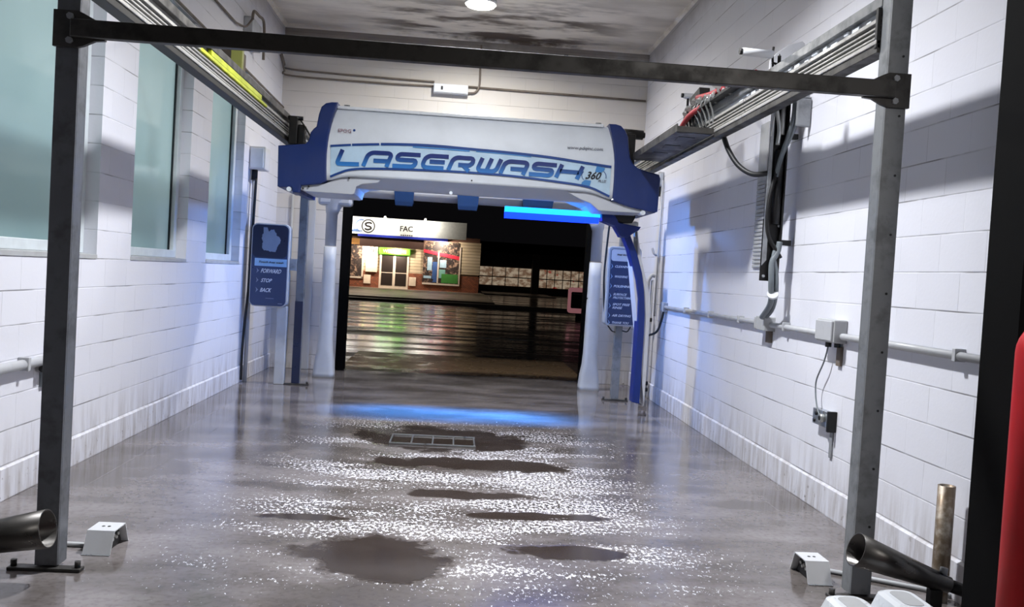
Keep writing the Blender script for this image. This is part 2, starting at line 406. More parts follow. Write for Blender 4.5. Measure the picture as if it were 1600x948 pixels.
# exit doorway: roller shutter guides
d = bpy.data.objects.new('door_1', None); COL.objects.link(d); d.location = ((DX0+DX1)/2, YB+.15, 0); struct(d, 'black framed open exit doorway', 'doorway')
MB().box((DX0, YB+.02, 0), (DX0+.12, YB+.2, DZ)).build('door_guide', 'jamb', d)
MB().box((DX1-.13, YB+.02, 0), (DX1, YB+.2, DZ)).build('door_guide', 'jamb', d)
MB().box((DX0+.12, YB+.02, DZ-.2), (DX1-.13, YB+.2, DZ), .01).build('door_head', 'jamb', d)

# ------------------------------------------------------------------ ceiling lamps and light
LX = .10
def lamp(y, label):
    t = thing('ceiling_light', label, 'lamp', (LX, y, ZC), 'round ceiling lights down the bay')
    MB().tube([(LX, y, ZC), (LX, y, ZC-.05)], .19, 32).build('housing', 'sheet', t)
    MB().tube([(LX, y, ZC-.05), (LX, y, ZC-.066), (LX, y, ZC-.072)], [.17, .165, .12], 32).build('diffuser', 'lamp', t)
    return t
def area(name, loc, rot, energy, color, shape='DISK', size=.3, sy=None, spread=PI):
    l = bpy.data.lights.new(name, 'AREA'); l.energy = energy; l.color = color; l.shape = shape; l.size = size
    if sy: l.size_y = sy
    l.spread = spread
    o = bpy.data.objects.new(name, l); COL.objects.link(o); o.location = loc; o.rotation_euler = rot; return o
area('next_bay_lamp', (-4.1, 7.4, 2.9), (0, math.radians(-90), 0), 185, (1., 1., 1.), 'RECTANGLE', 2.0, 6.0)
lamp(5.5, 'round ceiling light over the entry half of the bay'); lamp(10.45, 'glowing round ceiling light near the end wall above the machine')
area('bay_lamp', (LX, 5.5, ZC-.08), (0, 0, 0), 225, (.955, .97, 1.), size=.3, spread=math.radians(138))
area('bay_lamp', (LX, 10.45, ZC-.08), (0, 0, 0), 130, (1., .97, .93), size=.3, spread=math.radians(160))

# ------------------------------------------------------------------ front gantry frame: two posts and a crossbeam
def post(x0, x1, y0, z1, label, flip):
    cx = (x0+x1)/2
    t = thing('gantry_post', label, 'steel post', (cx, y0+.05, 0), 'upright posts of the machine frame')
    m_ = MB(); wt = .012
    m_.box((x0, y0, .02), (x1, y0+wt, z1), .003); m_.box((x0, y0+.1-wt, .02), (x1, y0+.1, z1), .003)
    m_.box((x0, y0+wt, .02), (x0+wt, y0+.1-wt, z1)); m_.box((x1-wt, y0+wt, .02), (x1, y0+.1-wt, z1))
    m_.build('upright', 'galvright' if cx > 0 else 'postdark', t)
    bp = MB().box((cx-.16, y0-.025, 0), (cx+.16, y0+.03, .016), .003).build('base_plate', 'galvdark', t)
    for sx in (-1, 1):
        MB().tube([(cx+sx*.14, y0+.002, .015), (cx+sx*.14, y0+.002, .045)], .014, 6).build('bolt', 'galvdark', bp)
    return t
PX0, PX1, QX0, QX1 = -1.83, -1.73, 1.968, 2.068
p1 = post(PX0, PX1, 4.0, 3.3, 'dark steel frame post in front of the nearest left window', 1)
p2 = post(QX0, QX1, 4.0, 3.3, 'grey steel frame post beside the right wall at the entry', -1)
for k in range(11): MB().tube([(QX1-.03, 4.001, .35+.28*k), (QX1-.03, 3.997, .35+.28*k)], .006, 8).build('hole', 'black', p2)
b = thing('crossbeam', 'dark steel crossbeam spanning the two front posts', 'steel beam', (.12, 4.0, 2.45))
MB().box((PX1-.02, 3.945, 2.385), (QX0+.02, 3.99, 2.462), .004).build('beam', 'galvdark', b)
def gusset(x, s_):
    pts = [(x-s_*.055, 2.345), (x-s_*.055, 2.505), (x+s_*.05, 2.505), (x+s_*.075, 2.495), (x+s_*.125, 2.470), (x+s_*.17, 2.466), (x+s_*.17, 2.381), (x+s_*.125, 2.377), (x+s_*.075, 2.352), (x+s_*.05, 2.345)]
    g = MB().prism(pts, 'y', 3.978, 3.999).build('end_bracket', 'galvdark', b)
    for zz in (2.372, 2.478):
        MB().tube([(x+s_*.02, 3.978, zz), (x+s_*.02, 3.962, zz)], .015, 6).build('bolt', 'galv', g)
gusset((PX0+PX1)/2, 1); gusset((QX0+QX1)/2, -1)

# rear posts
p3 = post(-1.90, -1.81, 10.45, 2.6, 'far left frame post standing behind the FORWARD STOP BACK sign', 1)
p4 = post(1.96, 2.05, 10.45, 2.6, 'far right frame post behind the wash programme sign', -1)
MB().box((-1.902, 10.447, .02), (-1.808, 10.452, 1.0)).build('dark_lower_coating', 'navydark', p3)

# ------------------------------------------------------------------ rails
def rail(mirror, label):
    fx = (lambda x: .24-x) if mirror else (lambda x: x)
    t = thing('gantry_rail', label, 'rail', (fx(2.02), 7.2, 2.6), 'overhead rails of the machine')
    y0, y1 = 4.101, 10.445
    def P(name, ma, x0, z0, x1, z1, par=None, bev=0., ya=None, yb=None):
        return MB().box((fx(x0), ya or y0, z0), (fx(x1), yb or y1, z1), bev).build(name, ma, par or t)
    def Q(mm, x0, z0, x1, z1, bev=0.): mm.box((fx(x0), y0, z0), (fx(x1), y1, z1), bev)
    P('lower_channel', 'aludark' if mirror else 'galvdark', 1.955, 2.628, 2.03, 2.672, bev=.003)
    a = MB(); Q(a, 1.948, 2.668, 2.03, 2.69, .004); Q(a, 1.985, 2.69, 2.03, 2.80)
    for k, zz in enumerate((2.706, 2.73, 2.754, 2.784)): Q(a, 1.965, zz, 1.99, zz+(.010 if k != 3 else .02), .002)
    ex = a.build('aluminium_extrusion', 'alu', t)
    g = MB()
    for zz in (2.695, 2.718, 2.742, 2.768): Q(g, 1.98, zz, 1.9855, zz+.010)
    g.build('groove', 'aludark', ex)
    P('web_panel', 'whitedull' if not mirror else 'alu', 2.0, 2.80, 2.02, 2.85)
    P('top_channel', 'galvmid' if not mirror else 'galvdark', 1.965, 2.85, 2.035, 2.905, bev=.003)
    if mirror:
        cv = MB(); cv.box((-1.753, 5.75, 2.783), (-1.7245, 7.7, 2.806), .003); cv.box((-1.753, 6.0, 2.81), (-1.728, 7.5, 2.848), .003)  # yellow light falling on the rail, painted as coloured strips
        cv.build('painted_yellow_light', 'yellow', t)
        hb = MB(); hb.box((-1.855, 6.95, 2.9), (-1.765, 7.0, 3.17), .004); hb.box((-2.515, 6.95, 3.14), (-1.765, 7.0, 3.17), .004)
        hb.build('hanger_bracket', 'olive', t)
    else:
        # bright plastic ties in the web and the near end plate
        for k in range(16):
            yy = 4.25+.13*k
            MB().box((1.985, yy, 2.802+.012*(k % 3)), (2.001, yy+.05+.03*(k % 2), 2.825+.01*(k % 3)), .004).build('cable_tie', 'print', t)
        MB().box((1.95, 4.101, 2.65), (2.075, 4.125, 2.845), .003).build('end_plate', 'black', t)
    return t
railL = rail(True, 'overhead aluminium rail below the left wall with yellow light painted on as a strip')
railR = rail(False, 'overhead aluminium rail along the right wall carrying hoses')

# ------------------------------------------------------------------ rail top accessories on the right
def roller(y, z0, z1, xl, xr, label):
    t = thing('hose_roller', label, 'roller', (2.02, y, 2.905), 'white rollers above the right rail')
    k = MB(); k.tube([(2.02, y, 2.905), (2.02, y, z1-.005)], .012, 8); k.tube([(2.02, y, z1), (xr-.13, y, z1)], .009, 8)
    k.tube([(xr-.17, y, z1+.05), (xr-.175, y, z0), (xr-.165, y, z0-.1)], .008, 8); k.tube([(xr-.175, y, 2.94), (2.02, y, 2.93)], .008, 8)
    k.build('bracket', 'blackmetal', t)
    r_ = MB().tube([(xl, y, z1+.005), (xr-.175, y, z1)], .026, 16).build('roller', 'whitedull', t)
    MB().tube([(xl-.02, y, z1+.005), (xl, y, z1+.005)], .02, 12).build('end_cap', 'black', r_)
    return t
pa = at('y', 5.6, 1160, 83); pb = at('y', 5.6, 1207, 84)
roller(5.6, 3.0, (pa.z+pb.z)/2, pa.x, pb.x+.175, 'white roller on a bent black bracket nearest the front right post')
pa = at('y', 7.9, 1068, 150); pb = at('y', 7.9, 1092, 150)
roller(7.9, 3.0, pa.z, pa.x, pb.x+.175, 'white roller behind the red hoses on the right rail')
# hose bundle
t = thing('hose_bundle', 'bundle of red and silver hoses on a black carriage on the right rail', 'hoses', (2.0, 6.9, 2.905))
cr = MB(); cr.box((1.90, 6.2, 2.906), (2.08, 7.55, 2.93), .004); cr.prism([(7.25, 2.93), (7.45, 2.93), (7.62, 3.1), (7.3, 3.14)], 'x', 1.96, 2.05); cr.build('carriage', 'blackmetal', t)
hr = MB()
hr.tube(smoothpath([(1.92, 5.9, 2.93), (1.93, 6.3, 2.95), (1.94, 6.8, 2.985), (1.95, 7.3, 3.05)]), .024, 8)
hr.tube(smoothpath([(1.97, 5.9, 2.94), (1.98, 6.4, 2.97), (2.0, 7.0, 3.01)]), .026, 8)
hr.tube(smoothpath([(1.93, 7.0, 2.93), (1.90, 7.35, 2.90), (1.92, 7.75, 2.84)]), .024, 8)
hr.build('red_hose', 'redhose', t)
hs = MB()
for k in range(30):
    y_ = 6.35+.042*k; x_ = 1.91+.06*random.random(); z_ = 2.92+.09*random.random()
    hs.tube(smoothpath([(x_-.03, y_-.05, z_), (x_, y_, z_+.03), (x_+.04, y_+.08, z_-.02)], 4), .013+.012*random.random(), 8)
for k in range(5):
    hs.tube(smoothpath([(1.93, 6.7+.12*k, 2.98), (1.90, 6.75+.12*k, 2.93), (1.95, 6.82+.1*k, 2.84), (1.975, 6.86+.1*k, 2.75)], 5), .009, 8)
hs.build('silver_fitting', 'silverhose', t)
hk = MB()
for k in range(6):
    hk.tube(smoothpath([(1.95, 6.9+.1*k, 3.0), (1.91, 6.98+.1*k, 2.96), (1.93, 7.06+.09*k, 2.85), (1.97, 7.02+.1*k, 2.74)], 5), .008, 8)
hk.build('black_hose', 'black', t)
# slotted tray beside the rail, next to the machine
t = thing('cable_tray', 'slotted steel tray under the right rail beside the white machine', 'cable tray', (1.83, 7.6, 2.6))
fr = MB(); fr.box((1.66, 6.78, 2.655), (1.946, 8.46, 2.662)); fr.box((1.652, 6.75, 2.655), (1.662, 8.46, 2.72), .002); fr.box((1.652, 6.74, 2.655), (1.946, 6.755, 2.70), .002)
fr.build('tray', 'galvdark', t)
for yy in (6.95, 7.4, 7.85): MB().prism([(1.72, yy), (1.86, yy+.02), (1.84, yy+.22), (1.74, yy+.2)], 'z', 2.6515, 2.6552).build('slot', 'aludark', t)

# ------------------------------------------------------------------ the washing machine bridge
YF = 8.45
wash = thing('wash_gantry', 'white and blue overhead car wash bridge with big blue lettering', 'car wash machine', (.085, 8.9, 2.14))
import bisect
def interp(T, z):
    T = sorted(T)
    if z <= T[0][0]: return T[0][1]
    for (a, u), (c, v) in zip(T, T[1:]):
        if z <= c: return u+(v-u)*(z-a)/(c-a)
    return T[-1][1]
Ledge = [(z, x) for x, z in xz(8.47, [(528, 160.5), (519, 190), (514, 215), (511, 240), (510.5, 265), (511, 283)])]
Redge = [(z, x) for x, z in xz(8.47, [(951.7, 194), (957, 220), (959.6, 248), (958.5, 280), (956, 310)])]
def zb(x):
    pts = [(-1.30, 2.262), (-1.25, 2.27), (-1.16, 2.30), (-1.05, 2.313), (-.6, 2.318), (.7, 2.318), (1.2, 2.315), (1.3, 2.30), (1.4, 2.268), (1.46, 2.255)]
    return interp(pts, x)
ZT = 2.955
rows = []
NXX = 60
prof = [(9.30, 2.93), (9.0, 2.975), (8.70, 2.985), (8.60, 2.982), (8.56, 2.972), (8.535, ZT), (8.52, 2.92), (8.497, 2.85), (8.478, 2.78), (8.462, 2.70), (8.452, 2.62), (YF, 2.55), (YF, 2.48), (YF, 2.42), (YF, 2.38), (YF, 2.34)]
for (y_, z_) in prof:
    xa, xb = interp(Ledge, z_), interp(Redge, z_)
    rows.append([(xa+(xb-xa)*k/NXX, y_, z_) for k in range(NXX+1)])
for tt, y_ in ((1., YF), (1., YF+.012)):
    r_ = []
    for k in range(NXX+1):
        x_ = interp(Ledge, 2.27)+(interp(Redge, 2.27)-interp(Ledge, 2.27))*k/NXX
        r_.append((x_, y_, zb(x_)))
    rows.append(r_)
MB().grid(rows).build('front_cover', 'bridgewhite', wash)
# underside lip and belly
MB().box((-1.245, 8.515, 2.962), (1.36, 8.60, 2.992), .008).build('top_lip', 'white', wash)
lip = []
for y_, dz in ((YF+.012, 0.), (YF+.05, -.03), (YF+.12, -.098), (YF+.16, -.104), (YF+.20, -.03), (YF+.24, -.012), (9.2, -.012), (9.3, -.012), (9.3, .55)):
    lip.append([(-1.0+2.25*k/24, y_, (2.318+dz) + (.03 if False else 0)) for k in range(25)])
MB().grid(lip).build('underside', 'duct', wash)
# white skirts at both ends
skL = xz(8.5, [(469, 290), (508, 287), (516, 284), (536, 274), (600, 279), (590, 286), (566, 288), (557, 292), (554, 303), (549, 304), (478, 299), (471, 297)])
MB().prism(skL, 'y', 8.475, 9.2, .006).build('end_skirt', 'duct', wash)
skR = xz(8.5, [(1003, 333), (960, 331), (935, 329), (922, 318), (905, 311), (885, 300), (927, 301), (940, 308), (952, 314), (975, 320), (1003, 329)])
MB().prism(skR, 'y', 8.475, 9.2, .006).build('end_skirt', 'duct', wash)
# blue end caps
capL = xz(8.47, [(435.4, 227.6), (478, 225), (483, 219), (486, 207), (491, 201), (495, 198), (499, 178), (503, 167), (510, 161.5), (519, 160), (528.5, 160.3), (524, 174), (519, 190), (514, 215), (511.5, 240), (510.5, 265), (511, 283), (500, 288), (471, 290), (469, 301.5), (458, 301), (456, 293), (437, 293), (434, 291)])
MB().prism(capL, 'y', 8.44, 9.35, .014).build('end_cap', 'blue', wash)
capR = xz(8.47, [(951.5, 193.8), (962, 194.5), (970, 197), (977, 205), (981, 215), (982, 230), (984, 247), (988, 256), (996, 263), (1012, 268.5), (1029, 273), (1031.4, 279.5), (1026.5, 331), (1022, 333), (981.6, 323), (952.8, 313), (956, 310), (958.5, 280), (959.8, 248), (957, 220)])
MB().prism(capR, 'y', 8.44, 9.35, .014).build('end_cap', 'blue', wash)
# decals: pale panel, stripes, lettering, small print
def dxz(pts): return xz(YF-.002, pts)
top = dxz([(516.5, 228), (560, 226), (620, 225.5), (680, 228), (740, 233.5), (800, 239), (860, 246), (910, 254), (955, 261)])
bot = dxz([(516, 276), (528, 271), (545, 265.5), (570, 263.5), (620, 264.2), (700, 267.5), (780, 273), (830, 278.5), (871, 284), (905, 289), (925, 294), (940, 301), (952, 307)])
d = MB(); n = 40
def rs(P, k):
    x = P[0][0]+(P[-1][0]-P[0][0])*k/n
    return (x, interp(P, x))
d.grid([[(rs(top, k)[0], YF-.006, rs(top, k)[1]) for k in range(n+1)], [(rs(bot, k)[0], YF-.004, rs(bot, k)[1]) for k in range(n+1)]], False)
d.build('pale_panel', 'decal', wash)
st = MB()
st.stroke([(p.x, p.y) for p in smoothpath([(a, c, 0) for a, c in bot], 4)], .02, YF-.006); st.build('blue_stripe', 'stripe', wash)
tp = [(p.x, p.y) for p in smoothpath([(a, c, 0) for a, c in top], 5)]
for a, c, w_ in ((0, 4, .02), (4, 8, .022), (8, 99, .025)): MB().stroke(tp[a:c]+([tuple(Vector(tp[c-1]).lerp(Vector(tp[c]), .8))] if c < len(tp) else []), w_, YF-.007).build('blue_stripe', 'stripe', wash)
for q_, w_ in (([(645, 229.5), (690, 232.5), (734, 236)], .014), ([(744, 236.6), (790, 240.6), (830, 245)], .010)): MB().stroke(xz(YF-.002, q_), w_, YF-.0065).build('light_stripe', 'arrow', wash)
# LASERWASH in rounded slanted strokes
def letter(kind):
    r = .22
    if kind == 'L': return [[(.06, 1), (.06, .28)]+arc(.06+r*.55, .1+.18, r*.55, 180, 270, 5, .18)+[(1, .1)]]
    if kind == 'A': return [[(0.06, 0), (.06, .6)]+arc(.06+.22, .6, .22, 180, 90, 5, .3)+[(.78, .9)]+arc(.78, .68, .16, 90, 0, 5, .22)+[(.94, 0)], [(.36, .38), (.94, .38)]]
    if kind == 'S': return [[(1, .9), (.2, .9)]+arc(.2, .71, .14, 90, 270, 6, .19)+[(.8, .52)]+arc(.8, .31, .14, 90, -90, 6, .21)+[(0, .1)]]
    if kind == 'E': return [[(1, .9), (.3, .9)]+arc(.3, .6, .24, 90, 180, 5, .3)+[(.06, .4)]+arc(.3, .4, .24, 180, 270, 5, .3)+[(1, .1)], [(.3, .51), (.94, .51)]]
    if kind == 'R': return [[(.06, 0), (.06, .6)]+arc(.28, .6, .22, 180, 90, 5, .3)+[(.8, .9)]+arc(.8, .65, .15, 90, -90, 6, .25)+[(.38, .4)], [(.62, .36), (.95, 0)]]
    if kind == 'W': return [[(.06, 1), (.06, .35)]+arc(.26, .35, .2, 180, 270, 5, .25)+[(.74, .1)]+arc(.74, .35, .2, 270, 360, 5, .25)+[(.94, 1)], [(.5, 1), (.5, .12)]]
    if kind == 'H': return [[(.06, 0), (.06, 1)], [(.94, 0), (.94, 1)], [(.1, .5), (.9, .5)]]
spans = [(523, 560), (565, 606), (612, 648), (655, 692), (698, 734), (742, 775), (779, 819), (825, 861), (866, 903)]
zb0, zt0 = at('y', YF, 523, 258).z, at('y', YF, 537, 234).z; zb1, zt1 = at('y', YF, 902, 280).z, at('y', YF, 909, 260).z
xa0 = at('y', YF, 523, 258).x; xa1 = at('y', YF, 902, 280).x
lt = MB()
for ch, (u0_, u1_) in zip('LASERWASH', spans):
    py = 258+(u0_-523)/379*22
    x0_ = at('y', YF, u0_, py).x; x1_ = at('y', YF, u1_, py+2).x
    for path in letter(ch):
        P = []
        for (s_, t_) in path:
            x_ = x0_+s_*(x1_-x0_); k_ = (x_-xa0)/(xa1-xa0); za = zb0+(zb1-zb0)*k_; zc = zt0+(zt1-zt0)*k_
            bow = .016*(1-(2*k_-1)**2)
            P.append((x_+.055*t_, za+(zc-za)*t_+bow))
        lt.stroke(P, .040, YF-.006, .005)
lt.build('lettering', 'letters', wash)
q = dxz([(913, 281), (939, 281)]); 
a_ = at('y', YF, 914, 279.5); c_ = at('y', YF, 936, 281)
MB().text('360', a_.x, c_.x, a_.z, a_.z+.075, YF-.008, .03, bold=.02, slope=c_.z-a_.z).build('number_print', 'ink', wash)
a_ = at('y', YF, 934, 285); c_ = at('y', YF, 946, 285)
MB().text('PLUS', a_.x, c_.x, a_.z+.002, a_.z+.027, YF-.008, .008, bold=.01).build('small_print', 'greyink', wash)
for (cx_, cy_, s_) in [(937, 265, 1), (916, 286, -1)]:
    c0 = at('y', YF, cx_, cy_); 
    MB().prism([(c0.x-.045*s_, c0.z-.025*s_), (c0.x-.03*s_, c0.z+.04*s_), (c0.x-.01*s_, c0.z+.03*s_), (c0.x+.05*s_, c0.z+.018*s_), (c0.x+.045*s_, c0.z-.005*s_), (c0.x+.015*s_, c0.z-.03*s_)], 'y', YF-.010, YF-.006).build('arrow_print', 'arrow', wash)
cc = at('y', YF, 927, 275)
for r_, a0_, a1_ in ((.115, 150, 215), (.125, -10, 40)): MB().stroke(arc(cc.x, cc.z, r_, a0_, a1_, 8, r_*.65), .006, YF-.006).build('ring_print', 'stripe', wash)
def yc(z):  # front cover depth at a height
    return interp([(z_, y_) for y_, z_ in prof[4:]], z)
a_ = at('y', 8.47, 528, 205.5); c_ = at('y', 8.47, 549, 207)
ya = yc(a_.z+.02)-.004
MB().text('SPOG', a_.x, c_.x, a_.z-.005, a_.z+.028, ya-.006, .0, bold=.015).text('spog equipment', a_.x, c_.x, a_.z-.022, a_.z-.010, ya, bold=.01).build('maker_print', 'pinkink', wash)
a_ = at('y', 8.47, 553.5, 203.5); MB().tube([(a_.x, yc(a_.z)+.01, a_.z), (a_.x, yc(a_.z)-.004, a_.z)], .012, 12).build('screw', 'stripe', wash)
a_ = at('y', 8.47, 885, 231); c_ = at('y', 8.47, 941, 234)
MB().text('www.pdqinc.com', a_.x, c_.x, a_.z-.02, a_.z+.022, yc(a_.z)-.008, .01, bold=.01, slope=c_.z-a_.z).build('web_print', 'greyink', wash)
# top brackets, motors, fasteners, caps
for (px_, py_) in [(543, 160), (935, 189)]:
    c0 = at('y', 8.62, px_, py_); MB().box((c0.x-.03, 8.6, 2.975), (c0.x+.03, 8.66, 3.02), .006).build('lifting_lug', 'galvlight', wash)
mo = MB(); mo.tube([(1.62, 8.95, 2.99), (1.84, 8.95, 2.985)], .05, 18); mo.tube([(1.80, 8.95, 2.985), (1.86, 8.95, 2.985)], .03, 12); mo.box((1.58, 8.7, 2.6), (1.72, 9.2, 2.95), .01); mo.build('drive_motor', 'blackmetal', wash)
mo = MB(); mo.box((-1.70, 8.55, 2.60), (-1.62, 8.75, 2.86), .006); mo.box((-1.62, 8.60, 2.60), (-1.56, 8.72, 2.80), .006); mo.tube([(-1.72, 8.62, 2.86), (-1.58, 8.62, 2.86)], .022, 10); mo.tube(smoothpath([(-1.6, 8.6, 2.84), (-1.54, 8.58, 2.76), (-1.49, 8.58, 2.68)]), .008, 8); mo.build('drive_bracket', 'blackmetal', wash)
for (px_, py_) in [(453, 296), (1003, 333)]:
    c0 = at('y', 8.5, px_, py_); MB().tube([(c0.x, 8.44, c0.z), (c0.x, 8.62, c0.z+.01)], [.022, .03], 14).build('white_plug', 'print', wash)
for (px_, py_) in [(473, 294), (482, 291), (545, 278), (737, 282)]:
    c0 = at('y', 8.45, px_, py_); MB().tube([(c0.x, 8.475, c0.z), (c0.x, 8.447, c0.z)], .008, 8).build('screw', 'black', wash)
c0 = at('y', 8.55, 704.5, 301.5); MB().tube([(c0.x, 8.6, c0.z), (c0.x, 8.53, c0.z)], .016, 12).build('sensor_lens', 'print', wash)
# blue floor-marking strip under the bridge: a real lamp with its fitting
st_ = MB().box((-.98, 8.79, 2.262), (1.23, 8.87, 2.304), .004).build('floor_light_bar', 'black', wash)
MB().box((-.96, 8.81, 2.259), (1.21, 8.85, 2.263)).build('led_strip', 'ledstrip', st_)
area('blue_floor_lamp', (.12, 8.83, 2.254), (0, 0, 0), 58, (.01, .27, 1.), 'RECTANGLE', 2.1, .05, math.radians(30))

for sd_, xx in ((-1, .02), (1, .22)):
    hs_ = MB().box((xx-.04, 9.20, 2.272), (xx+.04, 9.28, 2.308), .004).build('side_light', 'black', wash)
    MB().box((xx+sd_*.04, 9.21, 2.276), (xx+sd_*.043, 9.27, 2.304)).build('led_strip', 'ledstrip', hs_)
    area('blue_side_lamp', (xx+sd_*.05, 9.24, 2.285), (math.radians(68), 0, math.radians(-75*sd_)), 21, (.10, .33, 1.), 'DISK', .08, None, math.radians(110))

# ------------------------------------------------------------------ spray arm hanging under the bridge
lb = [(970, 366), (979, 388), (986, 415), (991, 437), (994.5, 466), (993.5, 500), (992, 522), (989, 570), (985, 626)]
rb = [(996, 629), (999, 585), (1003, 522), (1004.5, 490), (1003.6, 456), (1000, 426), (993, 398), (981.5, 366)]
arm = MB().prism(xz(9.0, lb+rb), 'y', 8.9, 9.08, .008).build('spray_arm', 'armblue', wash)
arm['label'] = 'blue curved spray arm with a glowing bar'
a_ = at('y', 9.0, 789, 322.5); c_ = at('y', 9.0, 937, 331.5)
ZB = (a_.z+c_.z)/2
MB().prism([(8.95, ZB-.058), (8.95, ZB-.002), (8.97, ZB+.002), (9.05, ZB+.002), (9.06, ZB-.058)], 'x', a_.x, c_.x).build('glowing_bar', 'ledbar', arm)
MB().prism([(8.96, ZB-.118), (8.945, ZB-.058), (9.06, ZB-.058), (9.05, ZB-.118)], 'x', a_.x, c_.x-.01).build('lower_lens', 'ledblue', arm)
blk = MB(); blk.prism(xz(9.0, [(938, 327), (990, 334), (990, 341), (985, 349), (972, 349), (960, 346), (940, 345)]), 'y', 8.9, 9.15, .008); blk.build('carriage', 'black', arm)
MB().prism(xz(9.0, [(937, 331), (958, 338), (964, 349), (998, 355.5), (994, 361), (985, 366), (977, 372), (967, 370), (958, 354), (938, 346)]), 'y', 8.88, 9.08, .008).build('pivot_bracket', 'armblue', arm)
for q_ in [(975, 347), (982, 350), (990, 351)]:
    c0 = at('y', 9.05, *q_); MB().tube([(c0.x, 8.95, c0.z), (c0.x, 9.15, c0.z)], .03, 10).build('fitting', 'silverhose', arm)
rw = [(1003, 632), (1007, 580), (1010.5, 522), (1013, 490), (1013, 461), (1009, 446), (1000, 410), (993, 362)]
MB().prism(xz(9.05, [(994, 629), (998, 585), (1002, 522), (1003.5, 490), (1002.6, 456), (999, 426), (992, 398), (980.5, 366)]+rw[::1]), 'y', 8.95, 9.17, .006).build('white_blade', 'whitedull', arm)

# ------------------------------------------------------------------ arch by the exit (plastic legs, header, nozzles)
arch = thing('dryer_arch', 'white plastic arch with flared feet in front of the exit doorway', 'arch', (.08, 11.4, 0))
YA = 11.4
def leg(cx, s_):
    sec = [(0, .14, .13), (.05, .135, .13), (.2, .122, .12), (.35, .102, .105), (.5, .093, .098), (.9, .09, .095), (1.5, .082, .09), (1.69, .078, .086)]
    lean = -.0
    R_ = []
    for (z_, rx, ry) in sec:
        e = 4.5 if z_ < .3 else 2.6
        R_.append([(cx+rx*math.copysign(abs(math.cos(a))**(2/e), math.cos(a)), YA+ry*math.copysign(abs(math.sin(a))**(2/e), math.sin(a)), z_) for a in [2*PI*k/28 for k in range(28)]])
    l_ = MB().loft(R_).build('leg', 'bridgewhite', arch)
    if s_ < 0: MB().tube([(cx, YA, 1.685), (cx, YA, 1.70)], .083, 24).build('collar', 'oldpvc', l_)
    return l_
leg(-1.66, 1); lr = leg(1.82, -1)
MB().tube([(1.82, YA, 1.20), (1.82, YA, 1.222)], .091, 24).build('black_strap', 'black', lr)
# upper sleeves and header in one sweep
hp = [(-1.66, 1.70), (-1.66, 2.12)]+arc(-1.36, 2.12, .30, 180, 90, 8, .34)+[(1.52, 2.46)]+arc(1.52, 2.12, .30, 90, 0, 8, .34)+[(1.82, 2.12), (1.82, 1.70)]
hd = MB(); hd.tube([(x_, YA, z_) for x_, z_ in hp], [.072, .074]+[.08+.03*math.sin(PI*k/8)+.03*k/8 for k in range(9)]+[.11]+[.11+.03*math.sin(PI*k/8)-.03*k/8 for k in range(9)]+[.074, .072], 24)
hd.box((-1.84, YA-.1, 2.22), (-1.4, YA+.1, 2.36), .04); hd.build('header', 'duct', arch)
for (u0_, u1_, v_) in [(617.7, 644, 320), (716, 745, 327), (818, 862, 326)]:
    a_ = at('y', YA-.1, u0_, v_); c_ = at('y', YA-.1, u1_, v_)
    zt_ = 2.46; zz = min(a_.z, c_.z)
    def rc(x0, x1, y0, y1, z): return [(x0, y0, z), (x1, y0, z), (x1, y1, z), (x0, y1, z)]
    MB().loft([rc(a_.x, c_.x, YA-.1, YA+.02, zz), rc(a_.x-.01, c_.x+.01, YA-.11, YA+.08, zz+.05), rc(a_.x-.02, c_.x+.02, YA-.12, YA+.1, zt_)], smooth=False).build('dryer_nozzle', 'nozzle', arch)

# ------------------------------------------------------------------ signs
def sign_text(par, lines, y):
    for body, x0, x1, z0, z1, sh in lines: MB().text(body, x0, x1, z0, z1, y, sh, .003, .015).build('white_print', 'print', par)
sg = thing('instruction_sign', 'dark blue FORWARD STOP BACK sign on a grey post at far left', 'sign', (-2.2, 10.4, 0))
SX0, SX1, SZ0, SZ1, SY = -2.43, -1.985, .918, 1.90, 10.38
MB().prism(rrect(SX0, SZ0, SX1, SZ1, .07), 'y', SY, SY+.13, .012).build('housing', 'greyplastic', sg)
MB().prism(rrect(SX0+.012, SZ0+.012, SX1-.018, SZ1-.018, .06), 'y', SY-.004, SY+.01).build('face', 'navy', sg)
MB().prism(rrect(SX0+.02, 1.50, SX1-.026, SZ1-.025, .05), 'y', SY-.006, SY-.003).build('dark_panel', 'navydark', sg)
random.seed(3)
bl = []
for k in range(48):
    a = 2*PI*k/48; rr = 1+.1*math.sin(5*a+1)+.13*(random.random()-.5)
    bl.append((-2.205+.105*rr*math.cos(a), 1.69+.125*rr*math.sin(a)))
sp = MB().prism(bl, 'y', SY-.009, SY-.005); sp.prism([(-2.29, 1.74), (-2.22, 1.76), (-2.25, 1.85), (-2.295, 1.85)], 'y', SY-.0105, SY-.006)
sp.build('worn_patch', 'signgrey', sg)
MB().box((SX0+.05, SY-.007, 1.395), (SX1-.022, SY-.003, 1.485)).build('pale_band', 'pale', sg)
MB().text('Touch free wash', -2.34, -2.05, 1.432, 1.455, SY-.007, .012, bold=.02).build('band_print', 'ink', sg)
sign_text(sg, [('FORWARD', -2.305, -2.075, 1.315, 1.365, .015), ('STOP', -2.30, -2.18, 1.205, 1.25, .015), ('BACK', -2.305, -2.18, 1.09, 1.138, .015)], SY-.004)
for z_ in (1.34, 1.228, 1.114): MB().prism([(-2.355, z_-.03), (-2.325, z_), (-2.355, z_+.03), (-2.345, z_)], 'y', SY-.008, SY-.004).build('chevron', 'signgrey', sg)
MB().box((-2.235, SY-.007, 1.015), (-2.14, SY-.004, 1.02)).build('grey_print', 'signgrey', sg); MB().box((-2.09, SY-.007, .955), (-2.04, SY-.004, .965)).build('grey_print', 'signgrey', sg)
